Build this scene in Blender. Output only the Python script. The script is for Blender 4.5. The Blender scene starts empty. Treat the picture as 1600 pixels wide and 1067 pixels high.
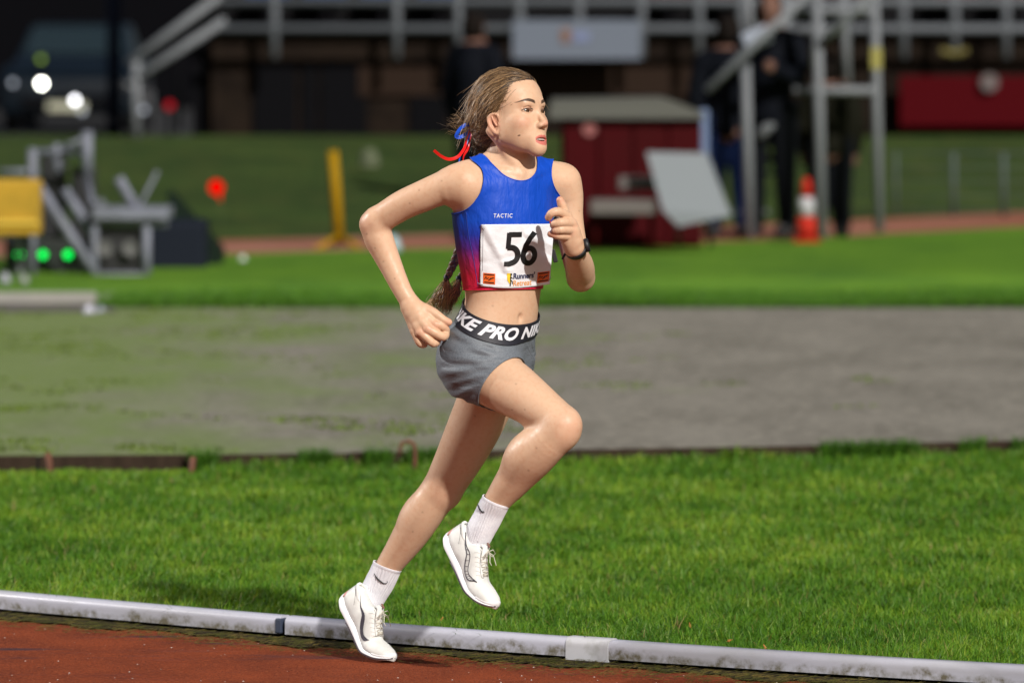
import bpy, bmesh, math, random, os
import numpy as np
from mathutils import Vector, Matrix, noise as mnoise
random.seed(7); RNG = np.random.default_rng(7)
C = bpy.context.scene.collection
SC = bpy.context.scene
PI = math.pi
# ------------------------------------------------------------------ camera, sky, light, exposure
FPX, CAMD, CAMZ, HOR = 8700.0, 15.0, 1.77, 5.0
cam = bpy.data.cameras.new('camera'); camo = bpy.data.objects.new('camera', cam); C.objects.link(camo)
camo.location = (0, -CAMD, CAMZ); camo.rotation_euler = (PI/2, 0, 0)
cam.sensor_width = 36.0; cam.lens = 36.0*FPX/1600.0
cam.shift_y = -(533.5-HOR)/1600.0
cam.clip_start = 0.5; cam.clip_end = 2000
cam.dof.use_dof = True; cam.dof.focus_distance = 14.72
cam.dof.aperture_fstop = cam.lens/56.0; cam.dof.aperture_blades = 0
SC.camera = camo
SUN = Vector((0.52, -1.0, 0.76)).normalized()
w = bpy.data.worlds.new('World'); SC.world = w; w.use_nodes = True
wn = w.node_tree; bg = wn.nodes['Background']
sky = wn.nodes.new('ShaderNodeTexSky'); sky.sky_type = 'NISHITA'; sky.sun_disc = False
sky.sun_elevation = math.asin(SUN.z); sky.sun_rotation = math.atan2(SUN.x, SUN.y)
sky.air_density = 1.0; sky.dust_density = 3.0; sky.ozone_density = 1.0
wn.links.new(sky.outputs[0], bg.inputs[0]); bg.inputs[1].default_value = 0.04
sl = bpy.data.lights.new('sun', 'SUN'); sl.energy = 4.6; sl.angle = math.radians(1.2); sl.color = (1.0, 0.96, 0.9)
so = bpy.data.objects.new('sun', sl); C.objects.link(so)
so.rotation_euler = SUN.to_track_quat('Z', 'Y').to_euler(); so.location = SUN*30
SC.view_settings.view_transform = 'Standard'; SC.view_settings.look = 'None'
SC.view_settings.gamma = 1.0; SC.view_settings.use_curve_mapping = False
SC.view_settings.exposure = 0.0
SC.render.engine = 'CYCLES'
SC.cycles.use_denoising = True
try: SC.cycles.denoiser = 'OPENIMAGEDENOISE'
except Exception: pass
SC.cycles.max_bounces = 6; SC.cycles.transparent_max_bounces = 8
SC.cycles.sample_clamp_indirect = 4.0

# ------------------------------------------------------------------ helpers
def M(px, py, y=0.0):
    d = CAMD + y
    return np.array([(px-800.0)*d/FPX, y, CAMZ-(py-HOR)*d/FPX])
def R(r, y=0.0): return r*(CAMD+y)/FPX
def G(px, py, z=0.0):
    d = (CAMZ-z)*FPX/(py-HOR)
    return Vector(((px-800.0)*d/FPX, d-CAMD, z))
def tag(o, label=None, cat=None, group=None, kind=None):
    if label: o['label'] = label
    if cat: o['category'] = cat
    if group: o['group'] = group
    if kind: o['kind'] = kind
    return o
def empty(name, loc, rz=0.0, **k):
    o = bpy.data.objects.new(name, None); C.objects.link(o); o.empty_display_size = 0.1
    o.location = loc; o.rotation_euler = (0, 0, rz); return tag(o, **k)
def link(name, me, mat=None, parent=None, smooth=False, world=True):
    o = bpy.data.objects.new(name, me); C.objects.link(o)
    if mat is not None and len(me.materials) == 0: me.materials.append(mat)
    if parent is not None:
        o.parent = parent
        if world: o.matrix_parent_inverse = wmat(parent).inverted()
    if smooth: me.shade_smooth()
    return o
def wmat(o):
    m = Matrix.LocRotScale(o.location, o.rotation_euler, o.scale)
    if o.parent: m = wmat(o.parent) @ o.matrix_parent_inverse @ m
    return m
def mesh(name, v, f):
    me = bpy.data.meshes.new(name); me.from_pydata([tuple(p) for p in v], [], [tuple(q) for q in f]); me.update(); return me
def fast_mesh(name, v, f):
    v = np.asarray(v, np.float32); f = np.asarray(f, np.int32)
    n = f.shape[1]; me = bpy.data.meshes.new(name)
    me.vertices.add(len(v)); me.vertices.foreach_set('co', v.ravel())
    me.loops.add(f.size); me.loops.foreach_set('vertex_index', f.ravel())
    me.polygons.add(len(f)); me.polygons.foreach_set('loop_start', np.arange(0, f.size, n, dtype=np.int32))
    me.update(calc_edges=True); return me
class MB:
    def __init__(s): s.v = []; s.f = []
    def add(s, v, f):
        b = len(s.v); s.v += [tuple(p) for p in v]; s.f += [tuple(i+b for i in q) for q in f]; return s
    def box(s, c, d, rot=None, bev=0.0):
        x, y, z = d[0]/2, d[1]/2, d[2]/2
        if bev <= 0:
            v = [(a*x, b*y, e*z) for a in (-1, 1) for b in (-1, 1) for e in (-1, 1)]
            f = [(0,1,3,2),(4,6,7,5),(0,4,5,1),(2,3,7,6),(0,2,6,4),(1,5,7,3)]
        else:
            bm = bmesh.new(); bmesh.ops.create_cube(bm, size=1.0)
            for q in bm.verts: q.co = Vector((q.co.x*2*x, q.co.y*2*y, q.co.z*2*z))
            bmesh.ops.bevel(bm, geom=list(bm.edges), offset=bev, segments=2, affect='EDGES', profile=0.5)
            bm.verts.index_update(); v = [tuple(q.co) for q in bm.verts]; f = [tuple(q.index for q in p.verts) for p in bm.faces]; bm.free()
        m = rot if rot is not None else Matrix.Identity(3)
        return s.add([m @ Vector(p) + Vector(c) for p in v], f)
    def tube(s, pts, r, n=8, cap=True):
        pts = [Vector(p) for p in pts]; rs = r if hasattr(r, '__len__') else [r]*len(pts)
        V = []; F = []; up = None
        for i, p in enumerate(pts):
            t = (pts[min(i+1, len(pts)-1)]-pts[max(i-1, 0)]).normalized()
            if up is None: up = Vector((0,0,1)) if abs(t.z) < .9 else Vector((1,0,0))
            a = t.cross(up).normalized(); up = a.cross(t).normalized()
            for k in range(n):
                th = 2*PI*k/n; V.append(p + (a*math.cos(th)+up*math.sin(th))*rs[i])
        for i in range(len(pts)-1):
            for k in range(n): F.append((i*n+k, i*n+(k+1)%n, (i+1)*n+(k+1)%n, (i+1)*n+k))
        if cap: F.append(tuple(range(n-1, -1, -1))); F.append(tuple((len(pts)-1)*n+k for k in range(n)))
        return s.add(V, F)
    def lathe(s, prof, c=(0,0,0), n=24, rot=None):
        V = []; F = []
        for r_, z_ in prof:
            for k in range(n):
                th = 2*PI*k/n; V.append(Vector((r_*math.cos(th), r_*math.sin(th), z_)))
        for i in range(len(prof)-1):
            for k in range(n): F.append((i*n+k, i*n+(k+1)%n, (i+1)*n+(k+1)%n, (i+1)*n+k))
        F.append(tuple(range(n-1, -1, -1))); F.append(tuple((len(prof)-1)*n+k for k in range(n)))
        m = rot if rot is not None else Matrix.Identity(3)
        return s.add([m @ q + Vector(c) for q in V], F)
    def prism(s, poly, d):          # poly: list of 3-D points, extruded by vector d
        n = len(poly); v = [Vector(p) for p in poly] + [Vector(p)+Vector(d) for p in poly]
        f = [tuple(range(n)), tuple(range(2*n-1, n-1, -1))] + [(i, i+n, (i+1)%n+n, (i+1)%n) for i in range(n)]
        return s.add(v, f)
    def build(s, name, mat=None, parent=None, smooth=False):
        me = mesh(name, s.v, s.f)
        bm = bmesh.new(); bm.from_mesh(me); bmesh.ops.recalc_face_normals(bm, faces=bm.faces); bm.to_mesh(me); bm.free()
        return link(name, me, mat, parent, smooth)

# ------------------------------------------------------------------ materials
def pm(name, col, rough=0.6, metal=0.0, spec=0.5, noise=None, bump=None, coat=0.0, sss=0.0, emis=None, sheen=0.0, coords='Object', layers=()):
    """noise = (scale, colour2, lo, hi[, detail, (sx,sy,sz)]); bump = [(scale, strength, distance, (sx,sy,sz))]"""
    m = bpy.data.materials.new(name); m.use_nodes = True; nt = m.node_tree; N = nt.nodes; L = nt.links
    b = N['Principled BSDF']; b.inputs['Base Color'].default_value = (*col, 1); b.inputs['Roughness'].default_value = rough
    b.inputs['Metallic'].default_value = metal; b.inputs['Specular IOR Level'].default_value = spec
    b.inputs['Coat Weight'].default_value = coat
    if sss: b.inputs['Subsurface Weight'].default_value = sss; b.inputs['Subsurface Radius'].default_value = (0.01, 0.004, 0.002); b.inputs['Subsurface Scale'].default_value = 1.0
    if sheen: b.inputs['Sheen Weight'].default_value = sheen
    if emis: b.inputs['Emission Color'].default_value = (*emis[0], 1); b.inputs['Emission Strength'].default_value = emis[1]
    tc = N.new('ShaderNodeTexCoord')
    def nz(scale, det=4, sc=(1,1,1), rough_=.55):
        mp = N.new('ShaderNodeMapping'); mp.inputs['Scale'].default_value = sc; L.new(tc.outputs[coords], mp.inputs[0])
        n = N.new('ShaderNodeTexNoise'); n.inputs['Scale'].default_value = scale; n.inputs['Detail'].default_value = det
        n.inputs['Roughness'].default_value = rough_; L.new(mp.outputs[0], n.inputs['Vector']); return n
    cur = None
    for q in ([noise] if noise else []) + list(layers):
        n = nz(q[0], q[4] if len(q) > 4 else 4, q[5] if len(q) > 5 else (1,1,1))
        mr = N.new('ShaderNodeMapRange'); mr.inputs[1].default_value = q[2]; mr.inputs[2].default_value = q[3]; L.new(n.outputs[0], mr.inputs[0])
        mx = N.new('ShaderNodeMix'); mx.data_type = 'RGBA'; L.new(mr.outputs[0], mx.inputs[0])
        if cur is None: mx.inputs[6].default_value = (*col, 1)
        else: L.new(cur, mx.inputs[6])
        mx.inputs[7].default_value = (*q[1], 1); cur = mx.outputs[2]
    if cur is not None: L.new(cur, b.inputs['Base Color'])
    prev = None
    for q in (bump or []):
        n = nz(q[0], 5, q[3] if len(q) > 3 else (1,1,1)); bp = N.new('ShaderNodeBump'); bp.inputs['Strength'].default_value = q[1]; bp.inputs['Distance'].default_value = q[2]
        L.new(n.outputs[0], bp.inputs['Height'])
        if prev: L.new(prev, bp.inputs['Normal'])
        prev = bp.outputs[0]
    if prev: L.new(prev, b.inputs['Normal'])
    return m
# ------------------------------------------------------------------ signed distance modelling (figures are grown as one continuous skin)
BIG = 1e3
def smin(a, b, k):
    if k <= 0: return np.minimum(a, b)
    h = np.maximum(k-np.abs(a-b), 0.0)/k
    return np.minimum(a, b)-h*h*k*0.25
def smax(a, b, k): return -smin(-a, -b, k)
class Cap:      # tapered capsule
    def __init__(s, a, b, ra, rb):
        s.a = np.array(a, float); s.d = np.array(b, float)-s.a; s.ra = ra; s.rb = rb; s.dd = max(s.d@s.d, 1e-12)
        r = max(ra, rb); e = s.a+s.d; s.lo = np.minimum(s.a, e)-r; s.hi = np.maximum(s.a, e)+r
    def __call__(s, P):
        q = P-s.a; t = np.clip((q@s.d)/s.dd, 0, 1); q = q-t[:, None]*s.d
        return np.sqrt(np.einsum('ij,ij->i', q, q))-(s.ra+(s.rb-s.ra)*t)
class Ell:      # ellipsoid, columns of rot = its axes
    def __init__(s, c, r, rot=None):
        s.c = np.array(c, float); s.r = np.array(r, float); s.m = np.eye(3) if rot is None else np.array(rot, float)
        e = np.sqrt((s.m**2)@(s.r**2)); s.lo = s.c-e; s.hi = s.c+e
    def __call__(s, P):
        q = (P-s.c)@s.m; u = q/s.r; k0 = np.sqrt(np.einsum('ij,ij->i', u, u)); u = u/s.r
        k1 = np.sqrt(np.einsum('ij,ij->i', u, u)); return k0*(k0-1)/np.maximum(k1, 1e-9)
class Stack:    # elliptical sections stacked in z, each with its own centre, radii and yaw
    def __init__(s, rows, z0=None, z1=None):      # rows: z, cx, cy, a, b, yaw
        rows = sorted(rows); A = np.array(rows, float); zz = np.linspace(A[0,0], A[-1,0], 80)
        s.z = zz; s.t = [catm(A[:,0], A[:,i], zz) for i in range(1, 6)]
        m = A[:,3:5].max(); s.lo = np.array([A[:,1].min()-m, A[:,2].min()-m, zz[0]]); s.hi = np.array([A[:,1].max()+m, A[:,2].max()+m, zz[-1]])
    def at(s, z): return [np.interp(z, s.z, t) for t in s.t]
    def __call__(s, P):
        cx, cy, a, b, yw = s.at(P[:,2]); x = P[:,0]-cx; y = P[:,1]-cy; cs = np.cos(yw); sn = np.sin(yw)
        u = x*cs+y*sn; v = x*sn-y*cs
        k0 = np.sqrt((u/a)**2+(v/b)**2); k1 = np.sqrt((u/a**2)**2+(v/b**2)**2)
        d = np.where(k1 > 1e-6, k0*(k0-1)/np.maximum(k1, 1e-6), -b)
        return smax(d, np.maximum(s.z[0]-P[:,2], P[:,2]-s.z[-1]), 0.02)
def catm(x, y, xs):
    m = np.gradient(y, x); i = np.clip(np.searchsorted(x, xs)-1, 0, len(x)-2); h = x[i+1]-x[i]; t = (xs-x[i])/h
    return (2*t**3-3*t**2+1)*y[i]+(t**3-2*t**2+t)*h*m[i]+(-2*t**3+3*t**2)*y[i+1]+(t**3-t**2)*h*m[i+1]
def chain(nodes, sub=4):      # nodes: (point3, radius) -> smooth list of Cap
    P = np.array([np.r_[n[0], n[1]] for n in nodes]); t = np.r_[0, np.cumsum(np.linalg.norm(np.diff(P[:,:3], axis=0), axis=1)+1e-6)]
    ts = np.concatenate([np.linspace(t[i], t[i+1], sub, endpoint=False) for i in range(len(t)-1)]+[[t[-1]]])
    Q = np.stack([catm(t, P[:,i], ts) for i in range(4)], 1)
    return [Cap(Q[i,:3], Q[i+1,:3], Q[i,3], Q[i+1,3]) for i in range(len(Q)-1)]
class Grp:      # items: (prim, k) smooth union in order; k < 0: smooth subtraction with |k|
    def __init__(s, items):
        s.items = items; add = [p for p, k in items if k >= 0]
        s.lo = np.min([p.lo for p in add], axis=0); s.hi = np.max([p.hi for p in add], axis=0)
    def __call__(s, P, cull=True):
        lo, hi = P.min(0), P.max(0); d = None
        for p, k in s.items:
            g = max(abs(k), .004)+.06
            if cull and (np.any(p.lo-g > hi) or np.any(p.hi+g < lo)): continue
            v = p(P)
            if k >= 0: d = v if d is None else smin(d, v, k)
            elif d is not None: d = smax(d, -v, -k)
        return d if d is not None else np.full(len(P), .2)
class Chain:    # a limb: the nearest point on the bent axis sets the radius, so the skin stays smooth
    def __init__(s, l):
        s.A = np.array([c.a for c in l]); s.D = np.array([c.d for c in l]); s.dd = (s.D**2).sum(1); s.ra = np.array([c.ra for c in l]); s.rb = np.array([c.rb for c in l])
        s.lo = np.min([c.lo for c in l], axis=0); s.hi = np.max([c.hi for c in l], axis=0)
    def __call__(s, P):
        lo, hi = P.min(0), P.max(0); c = (lo+hi)/2; h = np.linalg.norm(hi-lo); w = c-s.A; tt = np.clip((w*s.D).sum(1)/s.dd, 0, 1); w = np.linalg.norm(w-tt[:,None]*s.D, axis=1)
        m = np.where(w <= w.min()+h+1e-6)[0]; e = []; T = []
        for j in m:
            q = P-s.A[j]; t = np.clip(q@s.D[j]/s.dd[j], 0, 1); q -= t[:,None]*s.D[j]; T.append(t); e.append(q[:,0]**2+q[:,1]**2+q[:,2]**2)
        e = np.array(e).T; i = e.argmin(1); k = np.arange(len(P)); t = np.array(T).T[k,i]; e = e[k,i]; i = m[i]
        return np.sqrt(e)-(s.ra[i]+(s.rb[i]-s.ra[i])*t)
class Off:
    def __init__(s, p, o): s.p = p; s.o = o; s.lo = p.lo-o; s.hi = p.hi+o
    def __call__(s, P): return s.p(P)-s.o
class Clip:     # keep p where every clipping function is negative
    def __init__(s, p, fs, k=0.002): s.p = p; s.fs = fs; s.lo = p.lo; s.hi = p.hi; s.k = k
    def __call__(s, P):
        d = s.p(P)
        for f in s.fs: d = smax(d, f(P), s.k)
        return d
def plane(pt, n):
    pt = np.array(pt, float); n = np.array(n, float); n = n/np.linalg.norm(n)
    return lambda P: (P-pt)@n
def grad(f, P, e=1e-3):
    g = np.stack([f(P+np.eye(3)[i]*e)-f(P-np.eye(3)[i]*e) for i in range(3)], 1)
    return g/np.maximum(np.linalg.norm(g, axis=1, keepdims=True), 1e-9)
def nets(f, lo, hi, h, B=20):
    lo = np.array(lo)-2*h; n = np.ceil((np.array(hi)+2*h-lo)/h).astype(int)+1; n = ((n+B-1)//B)*B
    D = np.full(n, .05, np.float32); nb = n//B
    ax = [np.arange(m) for m in n]
    I = np.stack(np.meshgrid(*[np.arange(B)]*3, indexing='ij'), -1).reshape(-1, 3)
    for bi in np.ndindex(*nb):
        o = np.array(bi)*B; c = lo+(o+(B-1)/2)*h
        if abs(float(f(c[None])[0])) > B*h*1.25: 
            if f(c[None])[0] < 0: D[o[0]:o[0]+B, o[1]:o[1]+B, o[2]:o[2]+B] = -.05
            continue
        D[o[0]:o[0]+B, o[1]:o[1]+B, o[2]:o[2]+B] = f(lo+(o+I)*h).reshape(B, B, B)
    S = D < 0
    c = np.zeros(tuple(n-1), np.int8)
    for k in np.ndindex(2, 2, 2): c += S[k[0]:n[0]-1+k[0], k[1]:n[1]-1+k[1], k[2]:n[2]-1+k[2]]
    act = np.argwhere((c > 0) & (c < 8)); idx = np.full(tuple(n-1), -1, np.int32); idx[tuple(act.T)] = np.arange(len(act))
    acc = np.zeros((len(act), 3)); cnt = np.zeros(len(act))
    K = list(np.ndindex(2, 2, 2))
    for a in K:
        for axx in range(3):
            if a[axx]: continue
            b = list(a); b[axx] = 1
            va = D[tuple((act+a).T)]; vb = D[tuple((act+b).T)]; m = (va < 0) != (vb < 0)
            t = va/np.where(m, va-vb, 1); p = np.array(a, float)+np.zeros((len(act), 3)); p[:, axx] = t
            acc[m] += p[m]; cnt[m] += 1
    V = lo+(act+acc/cnt[:, None])*h
    F = []
    for axx in range(3):
        u, w_ = [(1, 2), (2, 0), (0, 1)][axx]
        sl = [slice(1, m-1) for m in n]; s2 = list(sl); s2[axx] = slice(0, n[axx]-2); s3 = list(s2); s3[axx] = slice(1, n[axx]-1)
        A = S[tuple(s2)]; Bm = S[tuple(s3)]; e = np.argwhere(A != Bm)
        off = np.ones(3, int); off[axx] = 0; e = e+off
        fl = S[tuple(e.T)]
        du = np.zeros(3, int); du[u] = 1; dw = np.zeros(3, int); dw[w_] = 1
        q = np.stack([idx[tuple((e-du-dw).T)], idx[tuple((e-dw).T)], idx[tuple(e.T)], idx[tuple((e-du).T)]], 1)
        q[~fl] = q[~fl][:, ::-1]; F.append(q)
    F = np.concatenate(F); F = F[(F >= 0).all(1)]
    return V, F
def smooth_v(V, F, it=2):
    E_ = np.concatenate([F[:,[i, (i+1)%F.shape[1]]] for i in range(F.shape[1])]); n = len(V); cnt = np.bincount(E_.ravel(), minlength=n)
    for k in range(it):
        for lam in (.5, -.52):
            A = np.stack([np.bincount(E_[:,0], V[E_[:,1], i], n)+np.bincount(E_[:,1], V[E_[:,0], i], n) for i in range(3)], 1)/np.maximum(cnt, 1)[:,None]; V = V+(A-V)*lam
    return V
def sdf_mesh(name, f, h, mat, parent=None, snap=1):
    V, F = nets(f, f.lo-.02, f.hi+.02, h)
    me = fast_mesh(name, V, F); return link(name, me, mat, parent, True)

def cut_mesh(V, F, val):       # keep the side where val < 0, cutting faces exactly along the zero line
    T = np.concatenate([F[:,[0,1,2]], F[:,[0,2,3]]]) if F.shape[1] == 4 else F
    s = val < 0; c = s[T].sum(1); keep = [T[c == 3]]; V = list(map(tuple, V)); cache = {}
    def x(i, j):
        k = (min(i, j), max(i, j))
        if k not in cache:
            t = val[k[0]]/(val[k[0]]-val[k[1]]); a = np.array(V[k[0]]); b = np.array(V[k[1]]); V.append(tuple(a+(b-a)*t)); cache[k] = len(V)-1
        return cache[k]
    new = []
    for t in T[(c == 1)|(c == 2)]:
        for r in range(3):
            a, b, d = int(t[r]), int(t[(r+1)%3]), int(t[(r+2)%3])
            if s[a] and not s[b] and not s[d]: new.append((a, x(a, b), x(a, d))); break
            if not s[a] and s[b] and s[d]: p, q = x(a, b), x(a, d); new += [(p, b, d), (p, d, q)]; break
    if new: keep.append(np.array(new))
    T = np.concatenate(keep); V = np.array(V); u = np.unique(T); m = np.full(len(V), -1); m[u] = np.arange(len(u)); return V[u], m[T]
def shell(name, f, lo, hi, h, clip, mat, parent, thick=.0016, edge=None):
    class B_: pass
    g = Grp([(f, 0)]) if not isinstance(f, Grp) else f
    V, F = nets(g, lo, hi, h); k = clip(V) < .012; Fk = F[k[F].all(1)]; u = np.unique(Fk); m = np.full(len(V), -1); m[u] = np.arange(len(u)); V = V[u]; F = m[Fk]
    for _ in range(1): V = V-grad(g, V, 5e-4)*np.clip(g(V), -.002, .002)[:,None] if len(V) < 60000 else V
    V, F = cut_mesh(V, F, clip(V)); me = fast_mesh(name, V, F); o = link(name, me, mat, parent, True)
    if thick: q = o.modifiers.new('thickness', 'SOLIDIFY'); q.thickness = thick; q.offset = -1
    return o
# ------------------------------------------------------------------ shared materials
W_CLOTH = pm('white_cloth', (.80, .80, .84), .8, noise=(60, (.70, .70, .76), .3, .7))
BLACK = pm('black_rubber', (.012, .012, .014), .5)
DARKG = pm('dark_gloss', (.01, .01, .012), .12)
METAL = pm('grey_paint_metal', (.36, .37, .40), .45, noise=(6, (.26, .27, .30), .35, .7))
WHITE_P = pm('white_paint', (.72, .73, .76), .45, noise=(5, (.6, .6, .62), .4, .7))
def font_mesh(txt, size=1.0, off=0.0, shear=0.0, xs=1.0, spacing=1.0, seg=None, align='CENTER'):
    cu = bpy.data.curves.new('lettering', 'FONT'); cu.body = txt; cu.size = size; cu.offset = off; cu.shear = shear; cu.space_character = spacing
    cu.align_x = align; cu.align_y = 'CENTER'; cu.resolution_u = 4
    o = bpy.data.objects.new('lettering', cu); C.objects.link(o); bpy.context.view_layer.update()
    me = bpy.data.meshes.new_from_object(o.evaluated_get(bpy.context.evaluated_depsgraph_get())); bpy.data.objects.remove(o); bpy.data.curves.remove(cu)
    bm = bmesh.new(); bm.from_mesh(me); bpy.data.meshes.remove(me); bmesh.ops.triangulate(bm, faces=bm.faces)
    for v in bm.verts: v.co.x *= xs
    for _ in range(6):
        ed = [e for e in bm.edges if e.calc_length() > (seg or size*.12)]
        if not ed: break
        bmesh.ops.subdivide_edges(bm, edges=ed, cuts=1); bmesh.ops.triangulate(bm, faces=bm.faces)
    bm.verts.index_update(); V = np.array([v.co[:] for v in bm.verts]); F = [tuple(v.index for v in f.verts) for f in bm.faces]; bm.free()
    return V, F
# ------------------------------------------------------------------ ground, track, turf
def railpx(x): return 951+.0945*x-.0000125*x*x
RZ = .012
RAIL = [G(x, railpx(x), RZ) for x in range(-700, 2301, 50)]      # front lower edge of the kerb, running right to left in the picture
def sheet(name, pts, mat, z=None, sub=None):
    pts = [Vector((p[0], p[1], p[2] if z is None else z)) for p in pts]; return link(name, mesh(name, pts, [tuple(range(len(pts)))]), mat)
def gmat(name, cols, rough, bump, spec=.3, rvar=None):
    m = pm(name, cols[0], rough, spec=spec, noise=cols[1], layers=cols[2:], bump=bump)
    if rvar:
        nt = m.node_tree; n = nt.nodes.new('ShaderNodeTexNoise'); n.inputs['Scale'].default_value = rvar[0]; tc = nt.nodes.new('ShaderNodeTexCoord'); mr = nt.nodes.new('ShaderNodeMapRange')
        mp = nt.nodes.new('ShaderNodeMapping'); mp.inputs['Scale'].default_value = (1, 3, 1); nt.links.new(tc.outputs['Object'], mp.inputs[0]); nt.links.new(mp.outputs[0], n.inputs['Vector'])
        mr.inputs[1].default_value = rvar[1]; mr.inputs[2].default_value = rvar[2]; mr.inputs[3].default_value = rvar[3]; mr.inputs[4].default_value = rvar[4]
        nt.links.new(n.outputs[0], mr.inputs[0]); nt.links.new(mr.outputs[0], nt.nodes['Principled BSDF'].inputs['Roughness'])
    return m
TRACK = gmat('running_track_rubber', [(.25, .048, .013), (3.5, (.115, .022, .008), .35, .75), (70, (.29, .07, .025), .48, .72), (1.6, (.055, .030, .038), .58, .68, 6, (1, 4, 1)), (170, (.05, .010, .006), .50, .66)], .85, [(130, .9, .006), (420, .8, .003), (5, .2, .02)], .12, (2.6, .54, .68, .95, .5))
SOIL = gmat('turf_soil', [(.018, .040, .008), (20, (.03, .05, .012), .4, .7)], .95, [(60, .8, .02)], .1)
tr = [Vector((-30, -40, 0)), Vector((30, -40, 0))]+[Vector((p.x, p.y+.02, 0)) for p in reversed(RAIL)]
tr = [Vector((RAIL[-1].x+.0, -40, 0)), ] + [Vector((p.x, p.y+.025, 0)) for p in reversed(RAIL)] + [Vector((RAIL[0].x, -40, 0))]
bm = bmesh.new()
def strip(name, A, B, mat, kind='structure'):
    V = list(A)+list(B); n = len(A); me = mesh(name, V, [(i, i+1, n+i+1, n+i) for i in range(n-1)]); b_ = bmesh.new(); b_.from_mesh(me); bmesh.ops.recalc_face_normals(b_, faces=b_.faces)
    if sum(f.normal.z for f in b_.faces) < 0: bmesh.ops.reverse_faces(b_, faces=b_.faces)
    b_.to_mesh(me); b_.free(); return tag(link(name, me, mat), kind=kind)
def ext(L_, d=45.0):      # carry a boundary on beyond the picture on both sides
    L_ = list(L_); s_ = -1 if L_[0].x < L_[-1].x else 1
    return [L_[0]+Vector((s_*d, 0, 0))]+L_+[L_[-1]-Vector((s_*d, 0, 0))]
A = [Vector((p.x, p.y+.025, 0)) for p in RAIL]; t0 = (A[0]-A[3]).normalized()*4.2; t1 = (A[-1]-A[-4]).normalized()*4.2; A = [A[0]+t0]+A+[A[-1]+t1]; A = ext(A); strip('track', A, [Vector((p.x, -40, 0)) for p in A], TRACK)
def edge_top(x): return 713-.006*x-.0000055*x*x
AZ = .062
EDGE = ext([G(x, edge_top(x), AZ) for x in range(-900, 2501, 100)])
nn_ = len(EDGE); Ai = [Vector((np.interp(i, np.linspace(0, nn_-1, len(A)), [q.x for q in A]), 0, 0)) for i in range(nn_)]
Ar = [A[int(round(i*(len(A)-1)/(nn_-1)))] for i in range(nn_)]
Ar[0] = A[0]; Ar[-1] = A[-1]
strip('turf', [Vector((p.x, p.y, -.004)) for p in Ar], [Vector((p.x, max(p.y, q.y), -.004)) for p, q in zip(EDGE, Ar)], SOIL)
# worn apron, grey gravel to the right and mossy to the left
def apron_mat():
    m = gmat('apron_gravel', [(.180, .165, .138), (2.2, (.110, .100, .080), .35, .7, 6, (1, .5, 1)), (14, (.26, .24, .20), .48, .72), (36, (.07, .066, .054), .55, .75)], .9, [(30, .7, .02), (120, .6, .006)], .3)
    nt = m.node_tree; N = nt.nodes; L = nt.links; b = N['Principled BSDF']; src = b.inputs['Base Color'].links[0].from_socket
    tc = N.new('ShaderNodeTexCoord'); sp = N.new('ShaderNodeSeparateXYZ'); L.new(tc.outputs['Object'], sp.inputs[0])
    n = N.new('ShaderNodeTexNoise'); n.inputs['Scale'].default_value = 1.3; n.inputs['Detail'].default_value = 7; n.inputs['Roughness'].default_value = .62; mp = N.new('ShaderNodeMapping'); mp.inputs['Scale'].default_value = (1, .45, 1); L.new(tc.outputs['Object'], mp.inputs[0]); L.new(mp.outputs[0], n.inputs['Vector'])
    ma = N.new('ShaderNodeMath'); ma.operation = 'MULTIPLY_ADD'; L.new(sp.outputs['X'], ma.inputs[0]); ma.inputs[1].default_value = -.13; L.new(n.outputs[0], ma.inputs[2])
    mr = N.new('ShaderNodeMapRange'); mr.inputs[1].default_value = .50; mr.inputs[2].default_value = .78; mr.inputs[4].default_value = .85; L.new(ma.outputs[0], mr.inputs[0])
    mx = N.new('ShaderNodeMix'); mx.data_type = 'RGBA'; L.new(mr.outputs[0], mx.inputs[0]); L.new(src, mx.inputs[6]); mx.inputs[7].default_value = (.11, .16, .035, 1); L.new(mx.outputs[2], b.inputs['Base Color']); return m
APR = apron_mat()
far_e = ext([G(x, 480 if x > 150 else 488, AZ) for x in range(-900, 2501, 100)])
strip('apron', EDGE, far_e, APR)
FG = gmat('far_turf', [(.105, .225, .012), (1.2, (.058, .15, .010), .35, .7, 5, (1, .6, 1)), (9, (.13, .25, .02), .5, .75)], .9, [(25, .6, .05)], .2)
ge = [(-900, 402), (-200, 402), (180, 402), (330, 398), (640, 388), (900, 386), (1240, 374), (1600, 354), (2500, 320)]
def yat(x, t): return float(np.interp(x, [a for a, b in t], [b for a, b in t]))
g2 = ext([G(x, yat(x, ge), AZ) for x in range(-900, 2501, 100)])
strip('far_grass', far_e, g2, FG)
FT = gmat('far_track', [(.26, .085, .045), (1.2, (.34, .16, .11), .4, .65, 4, (.3, 1, 1)), (3, (.15, .10, .09), .6, .75)], .85, [(20, .3, .01)], .3)
te = [(-900, 372), (330, 376), (700, 366), (1240, 348), (1600, 331), (2500, 300)]
g3 = ext([G(x, yat(x, te), AZ-.02) for x in range(-900, 2501, 100)])
strip('far_track', g2, g3, FT)
BK = gmat('grass_bank', [(.050, .084, .020), (.9, (.028, .050, .014), .35, .65), (4, (.085, .095, .025), .5, .75), (14, (.035, .06, .013), .5, .7)], .95, [(12, .8, .08)], .1)
rows = [g3]; dn = 52.0
for t in (.2, .5, .8, 1.0):
    r = []
    for p in g3:
        zt = .55; y = p.y+(dn-CAMD-p.y)*t; x = p.x*(1+(dn/(CAMD+p.y)-1)*t); r.append(Vector((x, y, AZ-.02+(zt-AZ)*t**1.1)))
    rows.append(r)
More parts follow.
